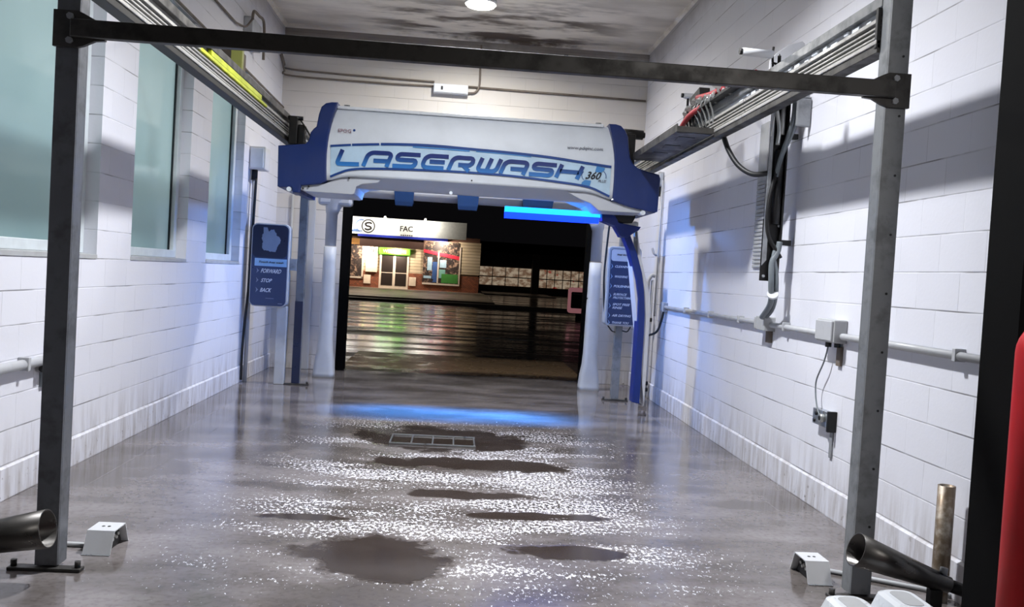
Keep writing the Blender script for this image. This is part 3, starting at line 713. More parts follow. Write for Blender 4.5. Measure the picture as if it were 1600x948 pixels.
MB().box((-2.105, 10.42, 0), (-1.985, 10.50, .93), .008).build('post', 'greyplastic', sg)
MB().box((-1.99, 10.42, 1.36), (-1.902, 10.49, 1.5), .004).build('side_bracket', 'galv', sg)

sg = thing('programme_sign', 'blue wash programme sign partly behind the blue spray arm', 'sign', (1.99, 10.3, .9))
SX0, SX1, SZ0, SZ1, SY = 1.785, 2.185, .925, 1.875, 10.25
MB().prism(rrect(SX0, SZ0, SX1, SZ1, .05), 'y', SY, SY+.199, .012).build('housing', 'greyplastic', sg)
MB().prism(rrect(SX0+.03, SZ0+.02, SX1-.03, SZ1-.03, .035), 'y', SY-.004, SY+.01).build('face', 'navy', sg)
MB().prism(rrect(SX0+.035, 1.70, SX1-.035, SZ1-.035, .03), 'y', SY-.007, SY-.003).build('pale_header', 'whitedull', sg)
MB().text('THE WASH', 1.88, 2.05, 1.765, 1.785, SY-.007, .008, bold=.02).build('header_print', 'ink', sg)
rowsz = [(1.635, ['CLEANING']), (1.515, ['WASHING']), (1.40, ['POLISHING']), (1.285, ['SURFACE', 'PROTECTANT']), (1.165, ['SPOT FREE', 'RINSE']), (1.05, ['AIR DRYING']), (.965, ['THANK YOU'])]
for z_, ls in rowsz:
    tx = MB()
    for k, s_ in enumerate(ls):
        zz = z_+(.018 if len(ls) == 2 and k == 0 else (-.022 if len(ls) == 2 else 0))
        tx.text(s_, 1.868, 1.868+.0225*len(s_), zz-.013, zz+.015, SY-.004, .01, .003, .02)
    tx.build('white_print', 'print', sg)
    MB().prism([(1.822, z_-.035), (1.848, z_), (1.822, z_+.035), (1.838, z_)], 'y', SY-.008, SY-.004).build('chevron', 'pale', sg)
MB().tube(smoothpath([(1.84, 10.35, .93), (1.90, 10.36, .86), (1.955, 10.45, .84)]), .008, 8).build('cable', 'black', sg); MB().tube(smoothpath([(2.13, 10.35, .93), (2.09, 10.36, .86), (2.05, 10.45, .86)]), .008, 8).build('cable', 'black', sg)
cb = MB(); cb.tube(smoothpath([(1.80, 10.3, 2.3), (1.775, 10.3, 2.0), (1.76, 10.32, 1.5), (1.80, 10.35, 1.05), (1.84, 10.37, .95)]), .012, 8)
tag(cb.build('hanging_cable', 'black', None, (1.8, 10.3, .95)), 'black cable hanging beside the wash programme sign', 'cable')

# ------------------------------------------------------------------ left wall fittings
cn = MB(); cn.tube([(XL+.03, 3.05, .775), (XL+.03, 5.75, .765)], .03, 14)
o = tag(cn.build('wall_conduit', 'pvc', None, (XL+.03, 4.4, .77)), 'grey conduit along the left wall behind the front post', 'conduit', 'surface conduits')
for yy in (3.6, 4.4, 5.2): MB().box((XL-.004, yy, .73), (XL+.064, yy+.03, .81), .004).build('saddle', 'pvc', o)
t = thing('conduit_outlet', 'small conduit outlet with grey tail ends behind the left post', 'outlet', (XL, 5.6, .7))
bx = MB(); bx.box((XL, 5.42, .70), (XL+.06, 5.56, .76), .006); bx.build('box', 'greyplastic', t)
MB().tube([(XL+.05, 5.40, .722), (XL+.05, 5.44, .722)], .022, 12).build('knob', 'black', t)
MB().box((XL, 5.47, .60), (XL+.02, 5.55, .71), .003).build('tail', 'greyhose', t)
def sensorbox(x0, x1, y, z0, z1, label):
    t = thing('wall_box', label, 'junction box', ((x0+x1)/2, y+.12, z0), 'white boxes at the far end of the side walls')
    MB().box((x0, y, z0), (x1, y+.25, z1), .012).build('box', 'whitedull', t)
    MB().box((x0+.02, y-.012, z0+.02), (x1-.02, y+.004, z1-.02), .006).build('lid', 'print', t)
    xm = x0+.05 if x0 < 0 else x1-.05
    MB().tube([(xm, y+.1, z0+.01), (xm, y+.1, z0-.12)], .035, 12).build('gland', 'blackmetal', t)
    return t
sensorbox(XL, XL+.19, 10.45, 2.53, 2.80, 'white box high on the left wall above the FORWARD sign')
sensorbox(XR-.08, XR, 10.75, 2.68, 2.86, 'small white box on the right wall behind the blue bridge end')
a_ = MB(); a_.tube([(XL+.05, 10.55, 2.42), (XL+.05, 10.55, 0)], .024, 12)
tag(a_.build('wall_conduit', 'pvc', None, (XL+.05, 10.55, 0)), 'vertical white conduit under the left white box', 'conduit', 'surface conduits')
a_ = MB(); a_.tube(smoothpath([(XL+.09, 10.46, 2.42), (XL+.085, 10.46, 2.1), (XL+.075, 10.46, 1.6), (XL+.07, 10.45, 1.2), (XL+.045, 10.44, .75), (XL+.03, 10.44, .4), (XL+.03, 10.44, .03)]), .016, 8)
o = tag(a_.build('hanging_cable', 'black', None, (XL+.07, 10.46, .4)), 'black cable drooping down the left wall beside the blue sign', 'cable')
MB().tube(smoothpath([(XL+.078, 10.46, 1.55), (XL+.10, 10.44, 1.4), (XL+.16, 10.44, 1.3)]), .012, 8).build('branch', 'black', o)
a_ = MB(); a_.tube([(-2.30, YB-.02, 2.4), (-2.30, YB-.02, .02)], .018, 10)
tag(a_.build('wall_conduit', 'pvc', None, (-2.3, YB-.02, 0)), 'vertical conduit on the end wall behind the FORWARD sign', 'conduit', 'surface conduits')
a_ = MB(); a_.box((-2.14, YB-.05, 0), (-1.98, YB, 2.45), .006)
tag(a_.build('door_frame_channel', 'duct', None, (-2.06, YB, 0)), 'pale steel channel on the end wall left of the exit doorway', 'channel')
# upper-left pipes
zc_ = 3.58
a_ = MB(); a_.tube([(XL+.03, 3.05, zc_+.08), (XL+.03, YB-.03, zc_-.02)], .014, 10)
tag(a_.build('wall_conduit', 'oldpvc', None, (XL+.03, 7, zc_)), 'lower thin pipe running above the windows', 'conduit', 'surface conduits')
a_ = MB(); a_.tube([(XL+.02, 3.05, 3.94)]+smoothpath([(XL+.02, 9.5, 3.97), (XL+.06, 9.75, 4.0), (XL+.12, 9.8, 4.1)], 5), .012, 10)
tag(a_.build('wall_conduit', 'oldpvc', None, (XL+.02, 7, 3.95)), 'upper thin pipe running below the ceiling on the left wall', 'conduit', 'surface conduits')
t = thing('pipe_hanger', 'looped pipe and grey box under the ceiling at the left wall', 'bracket', (XL, 10, 3.9))
MB().box((XL, 9.9, 3.86), (XL+.10, 10.35, 4.16), .01).build('box', 'greyplastic', t)
MB().tube(smoothpath([(XL+.12, 9.80, 4.10), (XL+.12, 9.85, 4.2), (XL+.12, 10.1, 4.22), (XL+.12, 10.35, 4.2), (XL+.12, 10.4, 3.8)], 6), .016, 8).build('loop', 'oldpvc', t)
t = tag(MB().box((XL, 8.9, 3.38), (XL+.16, 9.45, 3.62), .01).build('wall_box', 'oldpvc', None, (XL, 9.2, 3.38)), 'dim grey box on the left wall behind the rail hanger', 'junction box')

# ------------------------------------------------------------------ end wall fittings
a_ = at('y', YB-.1, 678, 126); c_ = at('y', YB-.1, 731, 149)
EX0, EX1, EZ0, EZ1 = a_.x, c_.x, c_.z+.01, a_.z-.03
t = thing('terminal_box', 'pale rectangular box high on the end wall above the machine', 'junction box', ((EX0+EX1)/2, YB-.05, EZ0))
MB().box((EX0, YB-.1, EZ0), (EX1, YB+.006, EZ1), .006).build('body', 'whitedull', t)
MB().box((EX0+.01, YB-.112, EZ0+.01), (EX1-.01, YB-.098, EZ1-.01), .004).build('lid', 'print', t)
MB().box((EX0+.10, YB-.115, EZ0+.04), (EX0+.13, YB-.11, EZ0+.09)).build('latch', 'black', t)
a_ = MB()
for dz in (0., -.085): a_.tube([(XL+.03, YB-.35, 4.25+dz*.7)]+smoothpath([(XL+.04, YB-.14, 4.13+dz), (XL+.12, YB-.025, 4.08+dz), (-1.2, YB-.02, 4.06+dz*.9), (EX0+.004, YB-.02, 4.055+dz*.7)], 5), .013, 8)
tag(a_.build('conduit_pair', 'oldpvc', None, (-1.4, YB-.02, 4.05)), 'pair of thin pipes from the left corner to the end wall box', 'conduit')
a_ = MB(); a_.tube([(EX1-.004, YB-.02, 4.02), (XR-.02, YB-.02, 4.0)], .015, 8)
tag(a_.build('wall_conduit', 'oldpvc', None, (1.2, YB-.02, 4.0)), 'thin pipe from the end wall box to the right corner', 'conduit', 'surface conduits')
a_ = MB(); a_.tube(smoothpath([(EX1-.004, YB-.03, 3.93), (EX1+.10, YB-.03, 3.95), (EX1+.15, YB-.03, 4.05), (EX1+.15, YB-.03, 4.3), (EX1+.15, YB-.03, 4.6)], 6), .014, 8)
tag(a_.build('wall_conduit', 'oldpvc', None, (EX1+.1, YB-.03, 4.2)), 'thin pipe bending up from the end wall box to the ceiling', 'conduit', 'surface conduits')
a_ = at('y', YB, 884, 90); tag(MB().box((a_.x-.03, YB-.05, a_.z-.06), (a_.x+.03, YB, a_.z+.03), .008).build('wall_hook', 'blackmetal', None, (a_.x, YB, a_.z)), 'small dark hook high on the end wall', 'hook')

# ------------------------------------------------------------------ right wall fittings
a_ = MB(); a_.tube([(XR-.03, 3.05, 1.185), (XR-.03, 10.2, 1.185)], .022, 14)
o = tag(a_.build('wall_conduit', 'pvc', None, (XR-.03, 7, 1.18)), 'long grey conduit along the right wall', 'conduit', 'surface conduits')
for yy in (4.1, 4.95, 6.35, 7.4, 8.3, 9.2): MB().box((XR-.056, yy, 1.157), (XR+.004, yy+.03, 1.222), .004).build('saddle', 'pvc', o)
t = thing('conduit_box', 'small grey box where the hose drop meets the right wall conduit', 'junction box', (XR-.05, 6.75, 1.1))
MB().box((XR-.09, 6.66, 1.135), (XR+.006, 6.86, 1.245), .006).build('body', 'greyplastic', t)
MB().box((XR-.10, 6.84, 1.145), (XR-.01, 6.87, 1.235), .004).build('lid', 'pvc', t)
MB().box((XR-.03, 6.70, 1.04), (XR, 6.78, 1.136), .004).build('tail', 'oldpvc', t)
t = thing('isolator_box', 'grey isolator box with black knob on the right wall conduit', 'switch box', (XR-.05, 5.55, 1.1))
MB().box((XR-.09, 5.40, 1.14), (XR, 5.67, 1.29), .008).build('body', 'greyplastic', t)
MB().box((XR-.105, 5.41, 1.15), (XR-.088, 5.66, 1.28), .006).build('lid', 'pvc', t)
k = MB(); k.tube([(XR-.05, 5.665, 1.225), (XR-.05, 5.71, 1.225)], .028, 14); k.box((XR-.07, 5.665, 1.165), (XR-.03, 5.69, 1.19), .004); k.build('knob', 'black', t)
MB().tube([(XR-.045, 5.57, 1.145), (XR-.045, 5.57, 1.105)], .02, 10).build('gland', 'black', t); MB().tube([(XR-.03, 5.47, 1.145), (XR-.03, 5.47, 1.11)], .02, 10).build('gland', 'black', t)
MB().box((XR-.02, 5.44, .99), (XR, 5.50, 1.115), .003).build('tail', 'oldpvc', t)
MB().tube(smoothpath([(XR-.045, 5.57, 1.11), (XR-.05, 5.61, 1.0), (XR-.05, 5.70, .88), (XR-.05, 5.71, .80), (XR-.055, 5.66, .70), (XR-.06, 5.585, .635)], 8), .0055, 8).build('wire', 'greyhose', t)
t = thing('photo_sensor', 'small metal sensor bracket low on the right wall below the isolator', 'sensor', (XR-.03, 5.6, .56))
MB().box((XR-.05, 5.47, .575), (XR+.006, 5.73, .68), .005).build('plate', 'galvlight', t)
MB().box((XR-.06, 5.46, .555), (XR, 5.485, .69), .003).build('flange', 'blackmetal', t)
e = MB(); e.tube([(XR-.05, 5.55, .635), (XR-.08, 5.55, .635)], .028, 16); e.build('eye', 'silverhose', t)
e = MB(); e.tube([(XR-.079, 5.55, .635), (XR-.083, 5.55, .635)], .016, 12); e.tube([(XR-.048, 5.66, .65), (XR-.062, 5.66, .65)], .014, 8); e.tube([(XR-.048, 5.69, .60), (XR-.06, 5.69, .60)], .012, 8); e.build('lens', 'black', t)
MB().box((XR-.012, 5.49, .38), (XR, 5.53, .56), .002).build('tail', 'galv', t)
# hose drop panel
HX, HY = 2.275, 6.4
t = thing('hose_drop', 'tall black hose drop channel with grey hoses hanging below the right rail', 'hose drop', (HX+.06, HY, 1.5))
ch = MB(); ch.box((HX+.004, HY, 1.66), (HX+.125, HY+.012, 2.90), .002); ch.box((HX+.113, HY-.06, 1.75), (HX+.125, HY, 2.90), .002)
ch.box((HX+.02, HY+.01, 1.8), (2.50, HY+.05, 1.84), .002); ch.box((HX+.02, HY+.01, 2.6), (2.50, HY+.05, 2.64), .002)
ch.build('channel', 'black', t)
MB().prism([(HX-.012, 1.64), (HX-.012, 2.84), (HX+.012, 2.84), (HX+.02, 1.68)], 'y', HY-.05, HY-.04).build('cover_strip', 'galv', t)
MB().box((HX-.01, HY-.015, 1.525), (HX+.135, HY-.003, 1.99), .003).build('lower_plate', 'blackmetal', t)
for dx_, z_ in ((.015, 1.56), (.11, 1.56), (.11, 1.94)): MB().tube([(HX+dx_, HY-.012, z_), (HX+dx_, HY-.03, z_)], .011, 8).build('bolt', 'galvlight', t)
hb = MB(); hb.box((2.04, 6.24, 2.875), (2.50, 6.44, 2.90), .003); hb.box((2.40, 6.22, 2.66), (2.51, 6.24, 2.87), .012); hb.build('support_arm', 'galv', t)
hs = MB()
hs.tube(smoothpath([(2.455, HY-.05, 2.86), (2.45, HY-.05, 2.74), (2.42, HY-.05, 2.62), (2.36, HY-.05, 2.46), (2.33, HY-.05, 2.30)], 8), .017, 10)
hs.tube(smoothpath([(2.425, HY-.06, 2.86), (2.42, HY-.06, 2.74), (2.39, HY-.06, 2.60), (2.345, HY-.06, 2.44), (2.32, HY-.05, 2.28)], 8), .014, 10)
hs.build('grey_hose', 'greyhose', t)
hs = MB()
hs.tube(smoothpath([(HX+.115, HY-.045, 1.82), (HX+.10, HY-.05, 1.74), (HX+.065, HY-.05, 1.66), (HX+.07, HY-.05, 1.5), (HX+.10, HY+.02, 1.36), (HX+.13, HY+.26, 1.243)], 8), .022, 10)
hs.tube(smoothpath([(HX+.09, HY-.045, 1.78), (HX+.075, HY-.05, 1.70), (HX+.10, HY-.05, 1.6), (HX+.115, HY-.04, 1.45), (HX+.15, HY+.1, 1.32), (HX+.17, HY+.28, 1.243)], 8), .017, 10)
hs.build('lower_hose', 'greyhose', t)
MB().tube([(HX+.085, HY-.055, 1.432), (HX+.092, HY-.04, 1.42)], .042, 14).build('cable_tie', 'whitedull', t)
hs = MB(); hs.tube(smoothpath([(HX+.01, HY-.03, 2.86), (HX+.03, HY-.04, 2.78), (HX+.055, HY-.04, 2.66), (HX+.05, HY-.04, 2.54)], 8), .016, 10)
hs.tube([(HX+.085, HY-.02, 2.87), (HX+.08, HY-.03, 2.62)], .02, 10); hs.tube([(HX+.012, HY-.045, 2.8), (HX-.005, HY-.045, 2.6)], .008, 8); hs.build('silver_hose', 'silverhose', t)
hs = MB(); hs.tube(smoothpath([(2.33, HY-.05, 2.34), (HX+.02, HY-.05, 2.18), (HX+.005, HY-.05, 2.0), (HX+.03, HY-.05, 1.85), (HX+.10, HY-.05, 1.74), (HX+.125, HY-.05, 1.70)], 8), .017, 10)
hs.tube([(HX+.075, HY-.03, 1.95), (HX+.075, HY-.03, 2.5)], .034, 14)
hs.build('black_hose', 'black', t)
MB().tube(smoothpath([(2.02, 6.72, 2.64), (2.06, 6.68, 2.52), (2.12, 6.6, 2.40), (2.2, 6.5, 2.33), (2.29, HY-.03, 2.33)], 8), .02, 10).build('loop_hose', 'black', t)
a_ = MB()
for k in range(22): a_.box((XR-.02, 7.05, 1.64+.033*k), (XR, 7.25, 1.64+.033*k+.027), .006)
a_.box((XR-.018, 7.05, 2.36), (XR+.005, 7.25, 2.85), .003)
tag(a_.build('ribbed_strip', 'greyplastic', None, (XR, 7.15, 1.64)), 'pale ribbed strip on the right wall beside the hose drop', 'ribbed strip')
a_ = MB(); a_.prism([(2.2, 2.95), (2.2, 3.14), (2.25, 3.2), (2.33, 3.26), (2.43, 3.295), (2.45, 3.28), (2.45, 2.95)], 'y', 6.28, 6.31, .004); a_.box((2.45, 6.2, 2.95), (XR+.004, 6.3, 3.27), .003)
tag(a_.build('wall_bracket', 'whitedull', None, (XR-.1, 6.2, 3.0)), 'white steel bracket on the right wall above the rail', 'bracket')
# far right corner pipes
t = thing('pipe_cluster', 'white pipes and valves standing in the far right corner', 'pipes', (2.42, 10.75, 0))
pp = MB(); pp.tube([(2.40, 10.8, .02), (2.405, 10.8, 1.42)]+smoothpath([(2.41, 10.8, 1.50), (2.45, 10.8, 1.56), (2.49, 10.8, 1.55)], 4), .024, 12); pp.tube([(2.46, 10.8, .02), (2.46, 10.8, 1.50)], .018, 12); pp.build('pipe', 'whitedull', t)
pp = MB(); pp.tube([(2.49, 10.7, 1.05), (2.49, 10.7, 2.75)], .014, 8); pp.tube(smoothpath([(2.42, 10.75, 1.9), (2.44, 10.72, 1.83), (2.48, 10.72, 1.82), (2.49, 10.7, 1.9)], 5), .014, 8); pp.build('thin_pipe', 'pvc', t)
pp = MB()
for z_ in (.12, .2, 1.0): pp.tube([(2.37, 10.75, z_), (2.47, 10.75, z_)], .026, 8)
pp.box((2.36, 10.72, .0), (2.44, 10.82, .06), .01); pp.build('valve', 'blackmetal', t)
a_ = MB(); a_.tube(smoothpath([(XR-.03, 10.2, 1.16), (XR-.05, 10.22, 1.02), (2.42, 10.25, .88), (2.30, 10.3, .82)], 8), .014, 8)
tag(a_.build('hanging_cable', 'black', None, (2.45, 10.2, 1)), 'black cable curving down from the far end of the right conduit', 'cable')
a_ = MB(); a_.box((XR-.06, 10.14, 1.13), (XR, 10.26, 1.24), .006); tag(a_.build('conduit_box', 'greyplastic', None, (XR-.03, 10.2, 1.13)), 'grey box at the far end of the right wall conduit', 'junction box')

# ------------------------------------------------------------------ floor things
GX0, GX1, GY0, GY1 = -.486, .236, 7.2, 7.6
t = thing('drain_grate', 'four cell metal drain frame set in the middle of the floor', 'drain', ((GX0+GX1)/2, 7.4, 0))
fr = MB()
for yy in (GY0, GY1-.018): fr.box((GX0, yy, 0), (GX1, yy+.018, .014), .002)
for k in range(5): fr.box((GX0+(GX1-GX0-.016)*k/4, GY0+.018, 0), (GX0+(GX1-GX0-.016)*k/4+.012, GY1-.018, .013), .002)
fr.build('frame', 'galvlight', t)
MB().box((GX0+.016, GY0+.018, .0), (GX1-.016, GY1-.018, .003)).build('cover_plate', 'plate', t)
def wedge(x0, x1, y0, s_, label):
    cx = (x0+x1)/2
    t = thing('sensor_cover', label, 'sensor housing', (cx, y0+.12, 0), 'white sheet metal sensor covers on the floor')
    def sheet(mb, pr, th):
        A = pr; B = []
        c = Vector((y0+.12, -.02))
        for p in pr:
            v = (c-Vector(p)).normalized()*th; B.append((p[0]+v.x, max(.001, p[1]+v.y)))
        for i in range(len(pr)-1): mb.prism([A[i], A[i+1], B[i+1], B[i]], 'x', x0, x1)
    pr = [(y0, .001), (y0+.05, .105), (y0+.19, .105), (y0+.24, .001)]
    k = MB(); sheet(k, pr, .006); k.build('cover', 'sheet', t)
    fl = MB(); fl.box((x0, y0-.012, 0), (x1, y0+.002, .004)); fl.build('front_lip', 'galvlight', t)
    xi = x0+.03 if s_ < 0 else x1-.03
    inn = MB(); inn.prism([(y0+.02, .003), (y0+.062, .092), (y0+.178, .092), (y0+.22, .003)], 'x', min(xi, xi-s_*.07), max(xi, xi-s_*.07)); inn.build('sensor_block', 'black', t)
    e = MB()
    for k_ in range(4): e.tube([(xi, y0+.09+.022*k_, .05+.012*(k_ % 2)), (xi+s_*.012, y0+.09+.022*k_, .05+.012*(k_ % 2))], .008, 8)
    e.build('fitting', 'silverhose', t)
    hl = MB()
    for dx in (-.015, .012): hl.tube([(cx+dx, y0+.12, .104), (cx+dx, y0+.12, .1065)], .008, 10)
    hl.build('screw_hole', 'black', t)
wedge(-1.712, -1.582, 4.22, 1, 'white sensor cover on the floor beside the left front post')
wedge(1.832, 1.955, 4.17, -1, 'white sensor cover on the floor beside the right front post')
tag(MB().tube([(XL+.02, 4.36, .012), (-1.70, 4.33, .012)], .012, 10).build('floor_conduit', 'pvc', None, (-2.1, 4.35, 0)), 'thin conduit on the floor running to the left sensor cover', 'conduit', 'floor conduits')
tag(MB().tube([(1.95, 4.40, .012), (2.40, 4.14, .012), (2.5, 4.05, .012)], .012, 10).build('floor_conduit', 'pvc', None, (2.2, 4.25, 0)), 'thin conduit on the floor running to the right sensor cover', 'conduit', 'floor conduits')

def cone_tube(P0, P1, r0_, r1_, name='shell', par=None, wall=.006, ov=0.0):
    P0, P1 = Vector(P0), Vector(P1); ax = (P1-P0).normalized(); n0 = Vector((0, 0, 1)); n0 = (n0-ax*n0.dot(ax)).normalized(); b0 = ax.cross(n0)
    def ring(p, r, sk): return [p+ax*(sk*math.cos(2*PI*k/32))+(n0*math.cos(2*PI*k/32)+b0*math.sin(2*PI*k/32))*r for k in range(32)]
    mid = P0.lerp(P1, .5)
    return MB().loft([ring(P1, r1_-wall, 0), ring(P0, r0_-wall, ov), ring(P0, r0_, ov), ring(mid, (r0_+r1_)/2, 0), ring(P1, r1_, 0), ring(P1, r1_-wall, 0)], cap=False).build(name, 'tube', par)
def horn(P0, P1, r0_, r1_, legs, label, cat='guide tube'):
    t = thing('guide_horn', label, cat, (P0[0], P0[1], 0), 'tapered steel guide tubes at the entry')
    cone_tube(P0, P1, r0_, r1_, 'shell', t)
    P0v, P1v = Vector(P0), Vector(P1)
    MB().tube([P0v.lerp(P1v, .22), P0v.lerp(P1v, .26)], (r0_+(r1_-r0_)*.24)-.008, 24).build('bore_shade_disc', 'black', t)  # black disc inside the tube stands in for its interior shade
    for f in legs:
        c = P0v.lerp(P1v, f); r = r0_+(r1_-r0_)*f
        k = MB(); k.box((c.x-.03, c.y-.02, .006), (c.x+.03, c.y+.02, c.z-r*.95), .004); k.box((c.x-.06, c.y-.05, 0), (c.x+.06, c.y+.05, .008)); k.build('stand', 'blackmetal', t)
    return t
horn((-1.70, 3.83, .243), (-2.30, 3.83, .125), .084, .05, (.72,), 'tapered dark steel tube at the foot of the left post')
hr_ = horn((1.905, 3.85, .285), (2.36, 3.85, .135), .079, .038, (.86,), 'tapered dark steel tube at the foot of the right post')
MB().tube([(2.33, 3.85, .175), (2.335, 3.85, .215)], .018, 10).build('lug', 'galv', hr_)
cb = MB(); cb.tube(smoothpath([(2.52, 3.72, .40), (2.44, 3.72, .33), (2.40, 3.73, .22), (2.38, 3.73, .10), (2.36, 3.72, .016)]), .014, 10)
tag(cb.build('black_hose', 'black', None, (2.38, 3.73, 0)), 'black hose hanging by the entry jamb beside the right tube', 'hose')
tag(MB().tube([(2.362, 3.85, .134), (2.515, 3.85, .085)], .03, 12).build('pipe_stub', 'black', None, (2.4, 3.85, .1)), 'black pipe stub behind the entry jamb at the right tube', 'pipe')
a_ = MB(); c0 = Vector((2.42, 4.02, 0))
k = thing('bollard_pipe', 'upright open steel pipe against the right wall', 'bollard', tuple(c0))
MB().loft([[(c0.x+.04*math.cos(2*PI*i/24)*f, c0.y+.04*math.sin(2*PI*i/24)*f, z_) for i in range(24)] for f, z_ in ((.85, .3), (.85, .562), (1, .562), (1, 0))], cap=False).build('pipe', 'rust', k)
MB().tube([(c0.x, c0.y, .3), (c0.x, c0.y, .32)], .035, 16).build('fill', 'black', k)
# white ribbed covers bottom right
def hood(x0, x1, y0, y1, z1, label):
    t = thing('plastic_cover', label, 'cover', ((x0+x1)/2, (y0+y1)/2, 0), 'white ribbed covers by the entry')
    k = MB()
    k.loft([[(x, y, 0) for x, y in rrect(x0, y0, x1, y1, .05)], [(x, y, z1*.55) for x, y in rrect(x0, y0, x1, y1, .05)], [(x, y, z1*.66) for x, y in rrect(x0+.012, y0+.012, x1-.012, y1-.012, .05)],
            [(x, y, z1*.95) for x, y in rrect(x0+.03, y0+.03, x1-.03, y1-.03, .05)], [(x, y, z1) for x, y in rrect(x0+.05, y0+.05, x1-.05, y1-.05, .04)]], smooth=False)
    k.build('shell', 'white', t)
    rb_ = MB(); n_ = int((x1-x0-.12)/.014)
    for i in range(n_): x_ = x0+.06+i*.014; rb_.prism([(y0+.008, z1*.66), (y0+.026, z1*.94), (y0+.034, z1*.94), (y0+.016, z1*.62)], 'x', x_, x_+.006)
    rb_.build('ribs', 'whitedull', t)
    MB().prism(rrect(x0+.07, y0+.07, x1-.07, y1-.07, .03), 'z', z1-.004, z1+.002).build('lid', 'greyplastic', t)
hood(1.805, 2.03, 3.26, 3.56, .222, 'taller white ribbed cover with grey lid nearest the right tube')
hood(1.57, 1.80, 3.23, 3.53, .20, 'lower white ribbed cover left of the taller one')
# red bollard outside the entry
BXc, BYc, br = 1.79, 2.45, .115
t = thing('red_bollard', 'red round topped bollard in front of the black entry jamb', 'bollard', (BXc, BYc, 0))
R_ = [[(BXc+r*math.cos(2*PI*k/40), BYc+r*math.sin(2*PI*k/40), z_) for k in range(40)] for r, z_ in [(br, 0), (br, 1.31)]+[(br*math.cos(a), 1.31+br*math.sin(a)) for a in [PI/2*i/8 for i in range(1, 8)]]+[(.004, 1.31+br)]]
MB().loft(R_).build('shell', 'red', t)

# ------------------------------------------------------------------ outside: forecourt, road, shop
def asphalt():
    N = NT('wet asphalt'); v = N.co(); X, Y, Z = N.sep(v)
    n = N.noise(N.scaled(v, (.25, 1.2, 1)), .9, 5., .6); f = N.noise(v, 40, 3)
    N.put(N.b.inputs['Base Color'], N.mix(N.ramp(n, .35, .65), c4((40, 34, 31)), c4((62, 53, 46))))
    N.put(N.b.inputs['Roughness'], N.ramp(n, .38, .62, .05, .34))
    N.bump(N.math('ADD', N.noise(N.scaled(v, (.4, 1, 1)), 3.5, 4.), N.math('MULTIPLY', f, .2)), .15, .02); return N.m
M['asphalt'] = asphalt(); M['paving'] = mat('forecourt paving', (128, 118, 108), .45, 0, .4, (90, 82, 74), .6)
M['kerb'] = mat('concrete kerb', (120, 114, 106), .55, 0, .4, (80, 74, 68), 1.5); M['roadpaint'] = mat('worn white road paint', (205, 200, 190), .5, 0, .3, (120, 112, 104), 2)
struct(MB().box((-40, YB+.2, -.3), (40, 110, -.004)).build('ground', 'asphalt'), 'dark wet asphalt road beyond the exit', 'road')
struct(MB().box((DX0, YB+.2, -.1), (DX1, YB+3.0, .0)).build('exit_pavement', mat('concrete apron', (112, 92, 70), .3, 0, .4, (70, 60, 52), 2)), 'brown concrete apron outside the exit', 'apron')
struct(MB().box((-14, 42, -.1), (1.9, 60, .1), .03).build('shop_pavement', 'paving'), 'pale paved forecourt before the shop', 'pavement')
struct(MB().box((1.9, 62, -.1), (7.2, 72, .08), .03).build('yard_pavement', 'paving'), 'pale paved yard right of the shop', 'pavement')
tag(MB().box((-16, 38.3, -.05), (14, 38.8, .12), .03).build('kerb', 'kerb', None, (-1, 38.5, 0)), 'low concrete kerb on the far side of the road', 'kerb')
for k in range(6):
    x0_ = -7.2+2.35*k
    tag(MB().box((x0_, 19.72, -.005), (x0_+(2.0 if k < 4 else 1.0), 19.86, .002)).build('lane_line', 'roadpaint', None, (x0_+1, 19.8, 0)), ['first', 'second', 'third', 'fourth', 'fifth', 'sixth'][k]+' white dash of the near lane line counted from the left jamb', 'road marking', 'painted lane dashes')
for k in range(3):
    x0_ = -3.2+3.4*k
    tag(MB().box((x0_, 28.35, -.005), (x0_+2.6, 28.47, .002)).build('edge_line', 'roadpaint', None, (x0_+1, 28.4, 0)), ['first', 'second', 'third'][k]+' thin white dash of the far lane line counted from the left', 'road marking', 'far painted lines')

YS = 60.; sk = YS/58.
def sx(px, py): return at('y', YS, px, py)
shop = thing('shop_building', 'lit shop with white fascia sign across the road', 'shop', (-3., 62, 0))
M['clad'] = None
def clad():
    N = NT('tan weatherboard'); Z = N.sep(N.co())[2]; fr = N.math('FRACT', N.math('DIVIDE', Z, .21))
    N.put(N.b.inputs['Base Color'], N.mix(N.ramp(fr, .0, .22, 1., 0.), c4((206, 188, 160)), c4((84, 68, 54)))); N.b.inputs['Roughness'].default_value = .6
    N.bump(fr, .5, .03); return N.m
M['clad'] = clad()
def brick():
    N = NT('brown brick base'); b = N.n('ShaderNodeTexBrick'); v = N.co(); X, Y, Z = N.sep(v)
    c = N.n('ShaderNodeCombineXYZ'); N.put(c.inputs[0], X); N.put(c.inputs[1], Z); N.put(b.inputs['Vector'], c.outputs[0])
    b.inputs['Scale'].default_value = 3.; b.inputs['Color1'].default_value = c4((158, 88, 58)); b.inputs['Color2'].default_value = c4((120, 70, 50)); b.inputs['Mortar'].default_value = c4((70, 50, 40))
    N.put(N.b.inputs['Base Color'], b.outputs[0]); N.b.inputs['Roughness'].default_value = .7; return N.m
M['brick'] = brick()
M['shopwhite'] = mat('fascia sign white', (238, 236, 228), .4); M['brown'] = mat('brown canopy', (110, 78, 66), .6)
M['shopdark'] = mat('dark shop interior', (46, 38, 36), .35); M['shopframe'] = mat('cream joinery', (222, 205, 188), .5)
M['green'] = emis('green lit sign', (96, 200, 40), .55); M['greenp'] = mat('green board', (70, 140, 62), .5); M['lime'] = emis('pale lit print', (205, 255, 150), .9)
M['bluestrip'] = mat('blue fascia underside', (38, 52, 170), .5); M['tan'] = mat('sign board cream', (232, 214, 194), .5)
